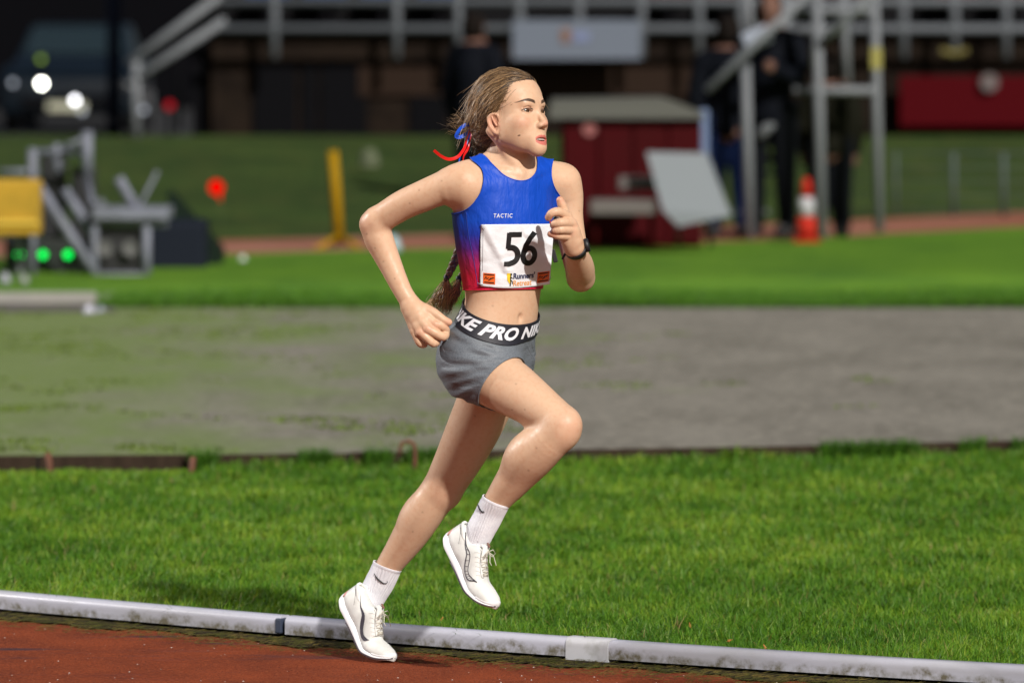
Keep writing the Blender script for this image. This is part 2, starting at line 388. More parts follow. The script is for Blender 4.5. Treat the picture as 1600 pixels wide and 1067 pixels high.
V = [q for r in rows for q in r]; n = len(g3); me = mesh('bank', V, [(j*n+i, j*n+i+1, (j+1)*n+i+1, (j+1)*n+i) for j in range(len(rows)-1) for i in range(n-1)]); tag(link('bank', me, BK, smooth=True), kind='structure')
YD = gmat('yard_asphalt', [(.022, .022, .024), (2, (.03, .03, .03), .4, .7)], .8, [(40, .4, .01)], .3)
strip('ground', [Vector((-400, 36.8, -.02)), Vector((400, 36.8, -.02))], [Vector((-400, 900, -.02)), Vector((400, 900, -.02))], YD)
# light concrete path edge on the far left
CON = gmat('concrete', [(.30, .28, .24), (6, (.22, .21, .19), .4, .7)], .85, [(50, .5, .006)], .3)
strip('path', [G(x, 474, AZ+.012) for x in range(-500, 181, 85)], [G(x, 456, AZ+.012) for x in range(-500, 181, 85)], CON)
strip('path_kerb', [G(x, 487, AZ+.004) for x in range(-500, 181, 85)], [G(x, 474.2, AZ+.004) for x in range(-500, 181, 85)], gmat('dark_kerb', [(.10, .09, .08), (8, (.06, .055, .05), .4, .7)], .9, [(50, .5, .006)], .3))
# ------------------------------------------------------------------ the white kerb rail
def kerb_mat():
    m = pm('kerb_plastic', (.54, .54, .61), .32, spec=.5, bump=[(8, .12, .01)]); nt = m.node_tree; N = nt.nodes; L = nt.links; b = N['Principled BSDF']
    tc = N.new('ShaderNodeTexCoord'); sp = N.new('ShaderNodeSeparateXYZ'); L.new(tc.outputs['Object'], sp.inputs[0])
    def nz(s, d=6, sc=(1, 1, 1)):
        mp = N.new('ShaderNodeMapping'); mp.inputs['Scale'].default_value = sc; L.new(tc.outputs['Object'], mp.inputs[0]); n = N.new('ShaderNodeTexNoise'); n.inputs['Scale'].default_value = s; n.inputs['Detail'].default_value = d; n.inputs['Roughness'].default_value = .65; L.new(mp.outputs[0], n.inputs['Vector']); return n
    # grime collects on the lower half of the face: height falls off above about 3 cm
    mr = N.new('ShaderNodeMapRange'); mr.inputs[1].default_value = .052; mr.inputs[2].default_value = .022; mr.inputs[3].default_value = -.22; mr.inputs[4].default_value = .13; L.new(sp.outputs['Z'], mr.inputs[0])
    a = N.new('ShaderNodeMath'); a.operation = 'ADD'; L.new(mr.outputs[0], a.inputs[0]); L.new(nz(9, 9).outputs[0], a.inputs[1])
    g = N.new('ShaderNodeMapRange'); g.inputs[1].default_value = .44; g.inputs[2].default_value = .62; L.new(a.outputs[0], g.inputs[0])
    m2 = N.new('ShaderNodeMapRange'); m2.inputs[1].default_value = .36; m2.inputs[2].default_value = .60; L.new(nz(32, 8).outputs[0], m2.inputs[0])
    mu = N.new('ShaderNodeMath'); mu.operation = 'MULTIPLY'; L.new(g.outputs[0], mu.inputs[0]); L.new(m2.outputs[0], mu.inputs[1])
    mx = N.new('ShaderNodeMix'); mx.data_type = 'RGBA'; L.new(mu.outputs[0], mx.inputs[0])
    v = N.new('ShaderNodeMix'); v.data_type = 'RGBA'; w_ = N.new('ShaderNodeMapRange'); w_.inputs[1].default_value = .45; w_.inputs[2].default_value = .75; L.new(nz(2.5, 5, (1, 1, 3)).outputs[0], w_.inputs[0]); L.new(w_.outputs[0], v.inputs[0])
    v.inputs[6].default_value = (.43, .43, .50, 1); v.inputs[7].default_value = (.34, .34, .36, 1); L.new(v.outputs[2], mx.inputs[6]); mx.inputs[7].default_value = (.11, .095, .06, 1)
    L.new(mx.outputs[2], b.inputs['Base Color']); r = N.new('ShaderNodeMapRange'); r.inputs[3].default_value = .30; r.inputs[4].default_value = .85; L.new(mu.outputs[0], r.inputs[0]); L.new(r.outputs[0], b.inputs['Roughness'])
    return m
KERB = kerb_mat()
def rail_at(px): return G(px, railpx(px), RZ)
def rail_piece(name, x0, x1, prof, mat, n=14, smooth=True):
    P = [rail_at(x0+(x1-x0)*i/n) for i in range(n+1)]; V = []; m = len(prof)
    for i, p in enumerate(P):
        t = (rail_at(x0+(x1-x0)*i/n+5)-rail_at(x0+(x1-x0)*i/n-5)).normalized(); b = Vector((-t.y, t.x, 0))
        if b.y < 0: b = -b
        for a, z in prof: V.append(p+b*a+Vector((0, 0, z)))
    F = [(i*m+k, i*m+(k+1)%m, (i+1)*m+(k+1)%m, (i+1)*m+k) for i in range(n) for k in range(m)]+[tuple(range(m)), tuple(n*m+k for k in range(m-1, -1, -1))]
    me = mesh(name, V, F); bm = bmesh.new(); bm.from_mesh(me); bmesh.ops.recalc_face_normals(bm, faces=bm.faces); bm.to_mesh(me); bm.free()
    o = link(name, me, mat)
    if smooth: me.shade_smooth(); q = o.modifiers.new('edges', 'EDGE_SPLIT') if False else None; me.set_sharp_from_angle(angle=.75)
    return o
hh, ww = .050, .055
prof = [(0, 0), (0, .026)]+[(.018-.018*math.cos(a), .030+.020*math.sin(a)) for a in np.linspace(.1, PI/2, 7)]+[(ww-.018+.018*math.sin(a), .030+.020*math.cos(a)) for a in np.linspace(0, PI/2-.1, 6)]+[(ww, .026), (ww, 0)]
spr = [(a*1.10-.003, z*1.07) for a, z in prof]; spr = [(-.003, -RZ+.001), (-.003, .028)]+[(a*1.10-.003, z*1.06) for a, z in prof[2:-2]]+[(ww*1.1, .028), (ww*1.1, -RZ+.001)]
segs = [(-640, -12), (-8, 437), (445, 884), (951, 1592), (1599, 2200)]
lab = ['white kerb rail section cut off by the left edge, beyond the joint', 'stained white kerb rail section left of the runner, up to the joint under her foot', 'white kerb rail section with brown moss stains just right of the standing shoe', 'long white kerb rail section right of the grey connector sleeve', 'white kerb rail section beyond the last joint on the right']
for k, (a, b) in enumerate(segs):
    if k in (0, 4): continue
    o = rail_piece('kerb_rail', a if k != 1 else -640, b if k != 3 else 2200, prof, KERB, 30); tag(o, lab[k], 'kerb rail', 'white kerb rail sections')
sl = rail_piece('kerb_sleeve', 884.5, 950.5, spr, pm('sleeve_plastic', (.47, .47, .50), .4, noise=(30, (.36, .36, .36), .45, .7), bump=[(20, .2, .005)]), 4); tag(sl, 'square grey connector sleeve joining two white kerb rails', 'rail connector')
mb = MB()
for x0 in (906, 908.5):
    p = rail_at(x0)+Vector((-.0, -.0, .0)); 
p = rail_at(907)+Vector((.012, .020, .0535)); MB().box(p, (.0025, .014, .0018)).build('sleeve_mark', BLACK, sl); MB().box(p+Vector((.007, .006, 0)), (.002, .008, .0018)).build('sleeve_mark', BLACK, sl)
p = rail_at(441)+Vector((0, .024, .022)); t = (rail_at(445)-rail_at(437)).normalized(); tag(MB().box(p, (.020, .046, .042), Matrix.Rotation(math.atan2(t.y, t.x), 3, 'Z'), .004).build('joint_block', pm('joint_blue_grey', (.03, .04, .07), .6)), 'dark joint block between two kerb rails left of the standing shoe', 'rail joint')
# mossy dirt strip and fallen grass at the foot of the rail
MOSS = gmat('moss_dirt', [(.022, .017, .008), (25, (.075, .075, .010), .54, .64), (60, (.09, .045, .02), .58, .7)], .95, [(70, 1, .01)], .1)
A1 = []; B1 = []
for i in range(0, 241):
    x = -350+i*9.5; w_ = 11+3*math.sin(x*.017)+2*math.sin(x*.043+1)+1.2*math.sin(x*.11); A1.append(G(x, railpx(x)-3, .004)); B1.append(G(x, railpx(x)+max(8, w_)+2, .004))
strip('moss_strip', A1, B1, MOSS, 'stuff')
# small pale grit on the track
V = []; F = []
for k in range(150):
    px = random.uniform(-20, 1500); py = random.uniform(960, 1068)
    if py < railpx(px)+14: continue
    c = G(px, py, .001); s_ = random.uniform(.0008, .0024); b0 = len(V); rz = random.random()*6
    for a, b, z in ((1, 0, 0), (0, 1, 0), (-1, 0, 0), (0, -1, 0), (0, 0, .7)): V.append(c+Vector(((a*math.cos(rz)-b*math.sin(rz))*s_*1.5, (a*math.sin(rz)+b*math.cos(rz))*s_, z*s_)))
    F += [(b0, b0+1, b0+4), (b0+1, b0+2, b0+4), (b0+2, b0+3, b0+4), (b0+3, b0, b0+4)]
tag(link('grit', mesh('grit', V, F), pm('grit_stone', (.55, .50, .46), .5)), kind='stuff')
# fallen grass blades and bits of straw on the moss
V = []; F = []
for k in range(4200):
    px = random.uniform(-40, 1640); py = railpx(px)+random.triangular(2, 30, 10); c = G(px, py, .006); a = random.gauss(0, .6); L_ = random.uniform(.008, .028); w_ = .0010; b0 = len(V); dx, dy = math.cos(a)*L_/2, math.sin(a)*L_/2*.8; h_ = random.uniform(0, .005)
    V += [c+Vector((-dx, -dy-w_, 0)), c+Vector((dx, dy-w_, h_)), c+Vector((dx, dy+w_, h_)), c+Vector((-dx, -dy+w_, .001))]; F.append((b0, b0+1, b0+2, b0+3))
tag(link('straw', mesh('straw', V, F), pm('straw', (.10, .075, .02), .8, spec=.1, noise=(14, (.045, .045, .010), .42, .55))), kind='stuff')
# ------------------------------------------------------------------ timber edging with its pegs
TIM = pm('old_timber', (.040, .026, .018), .9, spec=.1, noise=(5, (.024, .016, .011), .35, .7, 6, (6, 1, 1)), bump=[(60, .6, .004, (.2, 1, 4))]); RUST = pm('rusty_steel', (.15, .055, .028), .8, noise=(50, (.08, .03, .018), .4, .6), bump=[(90, .5, .002)])
te_ = empty('timber_edging', G(300, 745, 0), label='dark weathered timber board edging between the grass and the worn apron', cat='edging')
xs = [-500, 60, 300, 545, 800, 1060, 1330, 1620, 2100]
for a, b in zip(xs[:-1], xs[1:]):
    p, q = G(a+2, edge_top(a), AZ), G(b-2, edge_top(b), AZ); d = q-p; c = (p+q)/2; MB().box((c.x, c.y-.016, AZ/2-.012+random.uniform(-.003, .003)), (d.length, .030, AZ+.03), Matrix.Rotation(math.atan2(d.y, d.x), 3, 'Z'), .003).build('plank', TIM, te_)
for px, py, hgt, lean, m_, lb in ((80, 722, .085, .12, RUST, 'rusty peg leaning on the timber edging at far left'), (297, 724, .075, -.10, RUST, 'short dark red peg holding the end of a timber board')):
    p = G(px, py+22, .0); p.y -= .0; top_ = Vector((p.x-lean*.12, p.y+.02, hgt)); o = MB().tube([p+Vector((0, 0, -.03)), (p+top_)/2, top_], [.009, .013, .012], 7).build('peg', m_); tag(o, lb, 'peg', 'pegs along the timber edging')
# bent steel hook standing behind the runner's thigh
p = G(648, 742, 0); s_ = (CAMD+p.y)/FPX
q = [p+Vector((0, 0, -.05)), p+Vector((0, 0, 40*s_)), p+Vector((-2*s_, 0, 49*s_)), p+Vector((-10*s_, 0, 53*s_)), p+Vector((-20*s_, 0, 50*s_)), p+Vector((-23*s_, 0, 40*s_)), p+Vector((-23*s_, 0, 32*s_))]
tag(MB().tube(q, [.010, .009, .0075, .0075, .0075, .007, .006], 8).build('steel_hook', RUST, smooth=True), 'bent rusty steel hook sticking out of the grass beside the edging', 'hook')
for px, py, c_ in ((268, 750, (.25, .12, .07)), (1140, 1000, (.45, .16, .03)), (1078, 976, (.42, .18, .04)), (1195, 1010, (.45, .15, .03)), (690, 967, (.5, .12, .04))):
    p = G(px, py, .03); a = random.random()*3; m_ = pm('dry_leaf', c_, .7); d = Vector((math.cos(a), .3, math.sin(a)*.7)).normalized()*.010; n_ = Vector((-d.z, 0, d.x))*.35
    o = link('fallen_leaf', mesh('fallen_leaf', [p-d, p-d*.3+n_, p+d, p-d*.3-n_, p+Vector((0, -.002, .0))], [(0, 1, 4), (1, 2, 4), (2, 3, 4), (3, 0, 4)]), m_)
    lb = {268: 'brown leaf lying in the grass below the timber edging', 1140: 'orange leaf in the grass below the runner knee, nearest the right', 1078: 'yellow-orange leaf in the grass, right of the leading shoe', 1195: 'bright orange leaf in the grass above the kerb rail', 690: 'small red-orange leaf in grass between the two shoes'}[px]
    tag(o, lb, 'leaf', 'fallen leaves in the grass')
# ------------------------------------------------------------------ far side of the ground
def P3(px, py, d): return Vector((M(px, py, d-CAMD)))
def S(r, d): return r*d/FPX
WHT = pm('dimmed_white', (.11, .12, .135), .6, spec=.1); GALV = pm('galvanised_tube', (.16, .17, .185), .5, spec=.2); DBRICK = pm('dark_brick', (.010, .007, .0055), .9, spec=.05, noise=(6, (.016, .011, .008), .4, .6)); DARKM = pm('stand_dark', (.004, .004, .005), .95, spec=.05); ROOF = pm('roof_sheet', (.01, .01, .012), .8, spec=.1)  # stand and railing colours darkened in place of floodlight falling off with distance
BLUE_S = pm('blue_seat', (.003, .040, .15), .6, spec=.15); RED_S = pm('red_seat', (.06, .004, .007), .6, spec=.15)
DS = 52.6
st = empty('grandstand', (4, DS-CAMD, .5), label='dark grandstand with a low brick front wall and white railings across the back', cat='grandstand')
xl, xr = P3(330, 0, DS).x, P3(2300, 0, DS).x; zt = P3(0, 62, DS).z; y0 = DS-CAMD
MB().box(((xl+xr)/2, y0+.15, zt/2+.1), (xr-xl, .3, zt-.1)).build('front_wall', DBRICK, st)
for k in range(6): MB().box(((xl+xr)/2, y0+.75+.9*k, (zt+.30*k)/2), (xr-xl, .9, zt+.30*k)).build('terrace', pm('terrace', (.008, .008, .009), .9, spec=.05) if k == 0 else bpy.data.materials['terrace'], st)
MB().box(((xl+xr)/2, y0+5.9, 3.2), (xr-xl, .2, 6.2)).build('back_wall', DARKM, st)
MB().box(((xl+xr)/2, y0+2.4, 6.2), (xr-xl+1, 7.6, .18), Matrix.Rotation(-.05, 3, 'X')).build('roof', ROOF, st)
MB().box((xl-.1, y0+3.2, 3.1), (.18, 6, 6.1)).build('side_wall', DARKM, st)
for k in range(3):
    x = P3(585+520*k, 0, DS).x; MB().box((x, y0+3.0, 3.2), (.18, .18, 5.9)).build('roof_post', DARKM, st)
for x0, x1 in ((395, 465), (500, 575), (640, 700), (470, 498)):
    a = P3(x0, 95, DS-.02); b = P3(x1, 215, DS-.02); MB().box(((a.x+b.x)/2, y0-.02, (a.z+b.z)/2), (b.x-a.x-.02, .04, a.z-b.z)).build('doorway', DARKM, st)
a = P3(560, 105, DS); b = P3(1100, 150, DS); MB().box(((a.x+b.x)/2, y0-.03, (a.z+b.z)/2), (b.x-a.x, .05, a.z-b.z)).build('wall_band', pm('brown_band', (.022, .013, .009), .9, spec=.1), st)
# railings, post by post
rl = empty('front_railing', (0, y0-.2, zt), label='white tube railing along the front edge of the grandstand', cat='railing')
yr = DS-.45
def tube(name, mat, par, pts, d, r, n=8): return MB().tube([P3(a, b, d) if len(q_) == 2 else q_ for q_ in pts for (a, b) in [q_[:2]]], S(r, d), n).build(name, mat, par, True)
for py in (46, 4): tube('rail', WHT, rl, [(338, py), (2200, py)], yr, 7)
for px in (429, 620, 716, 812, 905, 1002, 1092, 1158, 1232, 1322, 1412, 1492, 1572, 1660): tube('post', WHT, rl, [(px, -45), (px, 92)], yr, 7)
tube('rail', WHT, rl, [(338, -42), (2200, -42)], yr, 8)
sr = empty('stair_handrail', P3(215, 210, 53), label='pair of sloping grey handrails climbing to the stand on the left', cat='handrail')
tube('rail', GALV, sr, [(200, 100), (345, -6)], 51.6, 7); tube('rail', GALV, sr, [(205, 128), (352, 32)], 51.6, 7); tube('post', GALV, sr, [(213, 95), (213, 215)], 51.6, 7); tube('post', DARKM, sr, [(280, 45), (280, 205)], 51.6, 4)
tag(tube('lamp_post', pm('blue_grey_post', (.018, .022, .04), .6, spec=.1), None, [(178, -60), (178, 215)], 60, 11), 'slim blue-grey pole standing left of the stair handrails', 'pole')
# seats on the first terraces that show above the rail
def seat(mat):
    r = empty('stand_seat', (0, 0, 0)); MB().box((0, 0, .42), (.42, .38, .04), None, .012).build('seat', mat, r); MB().box((0, .20, .60), (.42, .04, .34), Matrix.Rotation(-.15, 3, 'X'), .012).build('backrest', mat, r); MB().box((0, .05, .2), (.06, .25, .4)).build('pedestal', DARKM, r); return r
def dup(root, loc):
    r = root.copy(); C.objects.link(r); r.location = loc
    for c in list(root.children): q = c.copy(); C.objects.link(q); q.parent = r
    return r
sb, sr_ = seat(BLUE_S), seat(RED_S); fb = fr_ = True
for row_ in range(2):
    z = zt+.30*(row_); yy = y0+.8+.9*row_
    for k in range(34):
        x = xl+.5+k*.55; px = 800+x*FPX/(yy+CAMD)
        if px > 1660: continue
        isb = px < 760; gap = (470 < px < 500) or (760 < px < 1010) or (1330 < px < 1440) or random.random() < .12
        if gap: continue
        src = sb if isb else sr_
        if isb and fb: o = sb; fb = False; o.location = (x, yy, z)
        elif not isb and fr_: o = sr_; fr_ = False; o.location = (x, yy, z)
        else: o = dup(src, (x, yy, z))
        tag(o, ('blue' if isb else 'dark red')+' plastic seat on the '+('first' if row_ == 0 else 'second')+' terrace of the grandstand', 'seat', 'stand seats')
# banner and boards
bn_ = empty('banner', P3(900, 95, DS-.6), label='pale grey banner with a small emblem hung on the stand railing', cat='banner')
a, b = P3(801, 32, DS-.6), P3(1001, 93, DS-.6); MB().box(((a.x+b.x)/2, a.y, (a.z+b.z)/2), (b.x-a.x, .02, a.z-b.z)).build('cloth', pm('banner_cloth', (.13, .15, .19), .8, spec=.1), bn_)
for px, py, w_, h_, c_ in ((884, 56, 14, 22, (.16, .08, .05)), (908, 58, 26, 14, (.14, .17, .30))):
    p = P3(px, py, DS-.62); MB().box(p, (S(w_, DS), .008, S(h_, DS))).build('emblem', pm('emblem', c_, .6), bn_)
a, b = P3(1405, 119, DS-.25), P3(1700, 198, DS-.25); rb = empty('red_board', ((a.x+b.x)/2, a.y, b.z), label='long dark red board on the wall at upper right', cat='board')
MB().box(((a.x+b.x)/2, a.y, (a.z+b.z)/2), (b.x-a.x, .05, a.z-b.z), None, .01).build('panel', pm('red_board', (.055, .001, .003), .7, spec=.05), rb)
MB().lathe([(.001, -.02), (S(14, DS), -.02), (S(14, DS), .02), (.001, .02)], P3(1546, 129, DS-.33), 20, Matrix.Rotation(PI/2, 3, 'X')).build('lamp_disc', pm('disc_grey', (.10, .08, .08), .5), rb)
tag(MB().tube([P3(1470, 80, DS-.5), P3(1490, 84, DS-.5), P3(1512, 80, DS-.5)], S(5, DS), 8).build('yellow_rag', pm('yellow_cloth', (.12, .10, .015), .7)), 'yellow cloth tied on the railing above the red board', 'cloth')
# dark building and trees far left, behind the car
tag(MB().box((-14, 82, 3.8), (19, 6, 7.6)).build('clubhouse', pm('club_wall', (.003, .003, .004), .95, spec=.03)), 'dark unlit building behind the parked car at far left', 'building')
tag(MB().box(P3(132, 72, 93)+Vector((0, -.4, 0)), (S(72, 93), .2, S(50, 93)), None, .03).build('lit_wall_patch', pm('lit_patch_tan', (.06, .032, .02), .8, noise=(.8, (.012, .01, .008), .4, .6))), 'tan panel painted as a dimly lit patch of wall above the parked car', 'board')  # tan colour stands in for light falling on the dark wall
# parked car, seen from the front
D = 76.0; car = empty('parked_car', P3(110, 213, D), label='dark parked car with bright headlights at far left', cat='car')
CB = pm('car_paint', (.004, .007, .011), .3, spec=.3); CG = pm('car_glass', (.015, .025, .03), .05); cx = P3(105, 0, D).x; cy = D-CAMD
sect = [(0, .92, .25, .72), (.35, .95, .22, .92), (1.3, .95, .22, 1.02), (2.1, .82, .25, 1.45), (3.3, .80, .25, 1.48), (4.2, .88, .25, 1.05), (4.4, .85, .3, .95)]
V = []
for y, w_, zb, zt_ in sect:
    V += [(cx-w_, cy+y, zb), (cx-w_, cy+y, min(.85, zt_-.05)), (cx-w_*.82, cy+y, zt_), (cx+w_*.82, cy+y, zt_), (cx+w_, cy+y, min(.85, zt_-.05)), (cx+w_, cy+y, zb)]
F = [(i*6+k, i*6+(k+1)%6, (i+1)*6+(k+1)%6, (i+1)*6+k) for i in range(6) for k in range(6)]+[tuple(range(5, -1, -1)), tuple(36+k for k in range(6))]
o = MB().add(V, F).build('body', CB, car, True); q = o.modifiers.new('b', 'BEVEL'); q.width = .05; q.segments = 2
MB().prism([(cx-.72, cy+1.34, 1.04), (cx+.72, cy+1.34, 1.04), (cx+.62, cy+2.06, 1.42), (cx-.62, cy+2.06, 1.42)], (0, -.02, .02)).build('windscreen', CG, car)
for sx in (-1, 1):
    for yy in (.8, 3.6):
        w_ = MB().lathe([(.02, -.1), (.30, -.1), (.33, -.06), (.33, .06), (.30, .1), (.02, .1)], (cx+sx*.82, cy+yy, .33), 24, Matrix.Rotation(PI/2, 3, 'Y')).build('wheel', BLACK, car)
        MB().lathe([(.01, -.11), (.19, -.11), (.19, .11), (.01, .11)], (cx+sx*.82, cy+yy, .33), 16, Matrix.Rotation(PI/2, 3, 'Y')).build('rim', GALV, w_)
MB().box((cx, cy-.02, .42), (1.2, .06, .16)).build('grille', DARKM, car); MB().box((cx+.0, cy-.06, .36), (.52, .02, .11)).build('number_plate', pm('plate', (.4, .4, .3), .5), car)
def lamp_mat(n, c, s_): return pm(n, (.0, .0, .0), .6, spec=0, emis=(c, s_))
LW = lamp_mat('headlight_on', (1, 1, .90), 20); LW2 = lamp_mat('headlight_dim', (.95, .95, 1), 8); LG = lamp_mat('lamp_dim', (.7, .75, .85), 1.2); LGG = lamp_mat('lamp_green', (.35, .55, .05), 1.4)
def bulb(px, py, d, r, m, par=None, name='lamp'): return MB().lathe([(.001, -.02), (S(r, d)*.8, -.02), (S(r, d), 0), (S(r, d)*.8, .02), (.001, .025)], P3(px, py, d), 16, Matrix.Rotation(PI/2, 3, 'X')).build(name, m, par, True)
for px, py, r, m in ((65, 131, 5, LW), (117, 157, 4.5, LW2), (20, 130, 4, LG), (128, 174, 4, LG)): bulb(px, py, D-.1, r, m, car, 'headlight')
for px, py, r, m, lb in ((184, 169, 4, LG, 'dim grey lamp just right of the parked car'), (224, 172, 4, LG, 'pale lamp at the foot of the stair handrails'), (64, 93, 4, LGG, 'green lamp above the parked car')):
    o = bulb(px, py, D-.1, r, m, None, 'small_lamp'); tag(o, lb, 'lamp')
    if py > 120: MB().tube([P3(px, py+2, D), P3(px, 213, D)], .02, 6).build('lamp_stem', DARKM, o)
    else: MB().tube([P3(px, py, D+.1), P3(px, 213, D+.1)], .02, 6).build('lamp_stem', DARKM, o)
o = bulb(265, 165, 58, 7, lamp_mat('lamp_red_dim', (.5, .01, .02), .9), None, 'small_lamp'); tag(o, 'dim red lamp low in the dark left of the grandstand', 'lamp'); MB().tube([P3(265, 166, 58.1), P3(265, 222, 58.1)], .02, 6).build('lamp_stem', DARKM, o)
# bright red lamp on a stake
o = bulb(338, 293, 41.5, 12, lamp_mat('lamp_red', (1, .0, .0), 1.0), None, 'marker_lamp'); tag(o, 'bright red round marker lamp with a short tail against the green bank', 'marker lamp')
MB().tube([P3(341, 300, 41.5), P3(345, 314, 41.5)], [S(3, 41.5), S(1.2, 41.5)], 8).build('tail', bpy.data.materials['lamp_red'], o); MB().tube([P3(345, 314, 41.55), P3(347, 377, 41.55)], S(.8, 41.5), 6).build('stake', pm('green_stake', (.05, .08, .02), .8), o)
# equipment trolley, speakers and boxes on the left
D = 35.0; FR = pm('trolley_tube', (.19, .20, .25), .5, spec=.2, noise=(8, (.14, .15, .18), .4, .6)); tq = empty('timing_trolley', P3(120, 445, D), label='grey tube-framed trolley with sloping bars and flat table top on the left', cat='trolley')
def bar(par, pts, r, m=None, d=D, nm='tube'): return MB().tube([P3(a, b, d+(c if True else 0)) for a, b, c in pts], S(r, d), 8).build(nm, m or FR, par, True)
bar(tq, [(51, 232, 0), (51, 300, 0)], 8); bar(tq, [(60, 290, 0), (152, 432, 0)], 8); bar(tq, [(100, 296, .3), (150, 372, .3)], 8); bar(tq, [(136, 205, .5), (136, 275, .5)], 9); bar(tq, [(185, 278, .2), (214, 330, .2)], 8)
bar(tq, [(90, 270, .6), (88, 225, .6)], 7); bar(tq, [(60, 238, .6), (145, 238, .6)], 6); bar(tq, [(148, 345, 0), (148, 436, 0)], 6, nm='leg'); bar(tq, [(229, 345, 0), (229, 442, 0)], 7, nm='leg'); bar(tq, [(148, 432, 0), (229, 432, 0)], 7); bar(tq, [(148, 348, 0), (262, 348, 0)], 7)
a = P3(205, 334, D); MB().box((a.x, a.y+.2, a.z), (S(118, D), .55, S(18, D)), None, .008).build('table_top', FR, tq)
bar(tq, [(146, 328, .1), (164, 315, .1)], 9, WHT)
yb = empty('yellow_box', P3(25, 370, D-.3), label='yellow box hanging at the left edge of the picture', cat='box'); a, b = P3(-40, 281, D-.4), P3(62, 368, D-.4)
MB().box(((a.x+b.x)/2, a.y+.12, (a.z+b.z)/2), (b.x-a.x, .22, a.z-b.z), None, .02).build('shell', pm('yellow_plastic', (.42, .25, .025), .5, spec=.2, noise=(7, (.30, .19, .02), .45, .7)), yb); MB().box(((a.x+b.x)/2, a.y-.005, b.z+S(20, D)), (b.x-a.x-.02, .02, S(7, D)), None, .004).build('rib', pm('yellow_rib', (.62, .42, .05), .5), yb); MB().tube([P3(30, 368, D), P3(30, 447, D)], S(4, D), 8).build('leg', GALV, yb)
sp = empty('loudspeaker', P3(186, 430, D), label='black box with two grey round cones under the trolley table', cat='loudspeaker'); a, b = P3(153, 354, D+.05), P3(224, 426, D+.05)
MB().box(((a.x+b.x)/2, a.y+.2, (a.z+b.z)/2), (b.x-a.x, .38, a.z-b.z), None, .01).build('cabinet', BLACK, sp)
for px in (164, 204): MB().lathe([(.002, -.01), (S(12, D), -.01), (S(13, D), .01), (.002, .0)], P3(px, 388, D-.01), 18, Matrix.Rotation(PI/2, 3, 'X')).build('cone', pm('speaker_cone', (.09, .09, .09), .7), sp)
DB = pm('navy_case', (.009, .012, .020), .7, spec=.1)
a, b = P3(232, 345, D+1.0), P3(322, 432, D+1.0); tag(MB().box(((a.x+b.x)/2, a.y+.2, (a.z+b.z)/2), (b.x-a.x, .5, a.z-b.z), None, .03).build('equipment_case', DB), 'dark navy equipment case right of the trolley', 'case')
a, b = P3(268, 372, D+1.4), P3(345, 415, D+1.4); tag(MB().prism([P3(262, 300, D+1.4), P3(345, 392, D+1.4), P3(345, 418, D+1.4), P3(262, 425, D+1.4)], (0, .5, 0)).build('tarpaulin', pm('green_tarp', (.010, .018, .012), .8, spec=.05)), 'dark green tarpaulin sloping down beside the navy case', 'tarpaulin')
for x0_, x1_, y0_, y1_, dd_ in ((64, 104, 232, 372, .9), (112, 150, 262, 420, .8), (8, 60, 366, 440, 1.2)):
    a, b = P3(x0_, y0_, D+dd_), P3(x1_, y1_, D+dd_); MB().box(((a.x+b.x)/2, a.y, (a.z+b.z)/2), (b.x-a.x, .06, a.z-b.z), None, .01).build('black_panel', BLACK, tq)
bar(tq, [(51, 300, 0), (51, 440, 0)], 6); bar(tq, [(10, 440, .2), (150, 440, .2)], 5); bar(tq, [(136, 275, .5), (150, 345, .1)], 5); bar(tq, [(0, 268, .4), (60, 268, .4)], 4); bar(tq, [(96, 232, .5), (136, 215, .5)], 4); bar(tq, [(214, 330, .2), (246, 268, .3)], 3)
gb = empty('signal_box', P3(70, 436, D+.3), label='black signal box with a row of three green lights', cat='signal box'); a, b = P3(8, 376, D+.3), P3(128, 432, D+.3); MB().box(((a.x+b.x)/2, a.y+.15, (a.z+b.z)/2), (b.x-a.x, .25, a.z-b.z), None, .01).build('cabinet', BLACK, gb)
GL = lamp_mat('green_light', (.0, 1, .10), 2.2)
for px in (30, 67, 106): bulb(px, 398, D+.26, 6, GL, gb, 'light')
tag(MB().box(P3(92, 418, D+1.1), (S(90, D), .3, S(40, D)), None, .02).build('blue_crate', pm('blue_crate', (.03, .045, .09), .7, spec=.1)), 'low blue-grey crate behind the green lights', 'crate')
for px, py, r, c_, lb, cat in ((8, 434, 10, (.26, .27, .30), 'white bag on the ground at the left edge below the yellow box', 'bag'), (38, 436, 8, (.24, .25, .24), 'small pale bag beside the white bag', 'bag'), (140, 480, 11, (.36, .36, .42), 'white dome marker on the path edge', 'marker'), (158, 481, 8, (.22, .23, .28), 'grey dome marker beside the white one', 'marker'), (285, 376, 8, (.55, .52, .5), 'small white dome on the far grass edge', 'marker'), (379, 401, 7, (.5, .55, .5), 'small pale dome in the far grass', 'marker'), (613, 380, 15, (.30, .42, .46), "pale blue bag on the far grass behind the runner's elbow", 'bag')):
    g_ = G(px, py+r*.9, AZ); d = g_.y+CAMD; s_ = S(r, d); pr = [(.001, -s_*.05), (s_, 0), (s_*.92, s_*.7), (s_*.6, s_*1.4), (s_*.2, s_*1.75), (.001, s_*1.8)] if cat == 'bag' else [(.001, -.002), (s_, 0), (s_*.8, s_*.7), (s_*.35, s_*1.2), (.001, s_*1.25)]
    tag(MB().lathe(pr, g_, 16).build('bag' if cat == 'bag' else 'dome_marker', pm('pale_'+cat, c_, .5), smooth=True), lb, cat)
tag(MB().lathe([(.001, 0), (S(18, 42), .01), (S(16, 42), S(22, 42)), (S(8, 42), S(32, 42)), (.001, S(34, 42))], P3(577, 262, 47), 12).build('pale_post_cap', pm('pale_moss', (.085, .10, .055), .9)), 'faint pale clump on the green bank', 'clump')
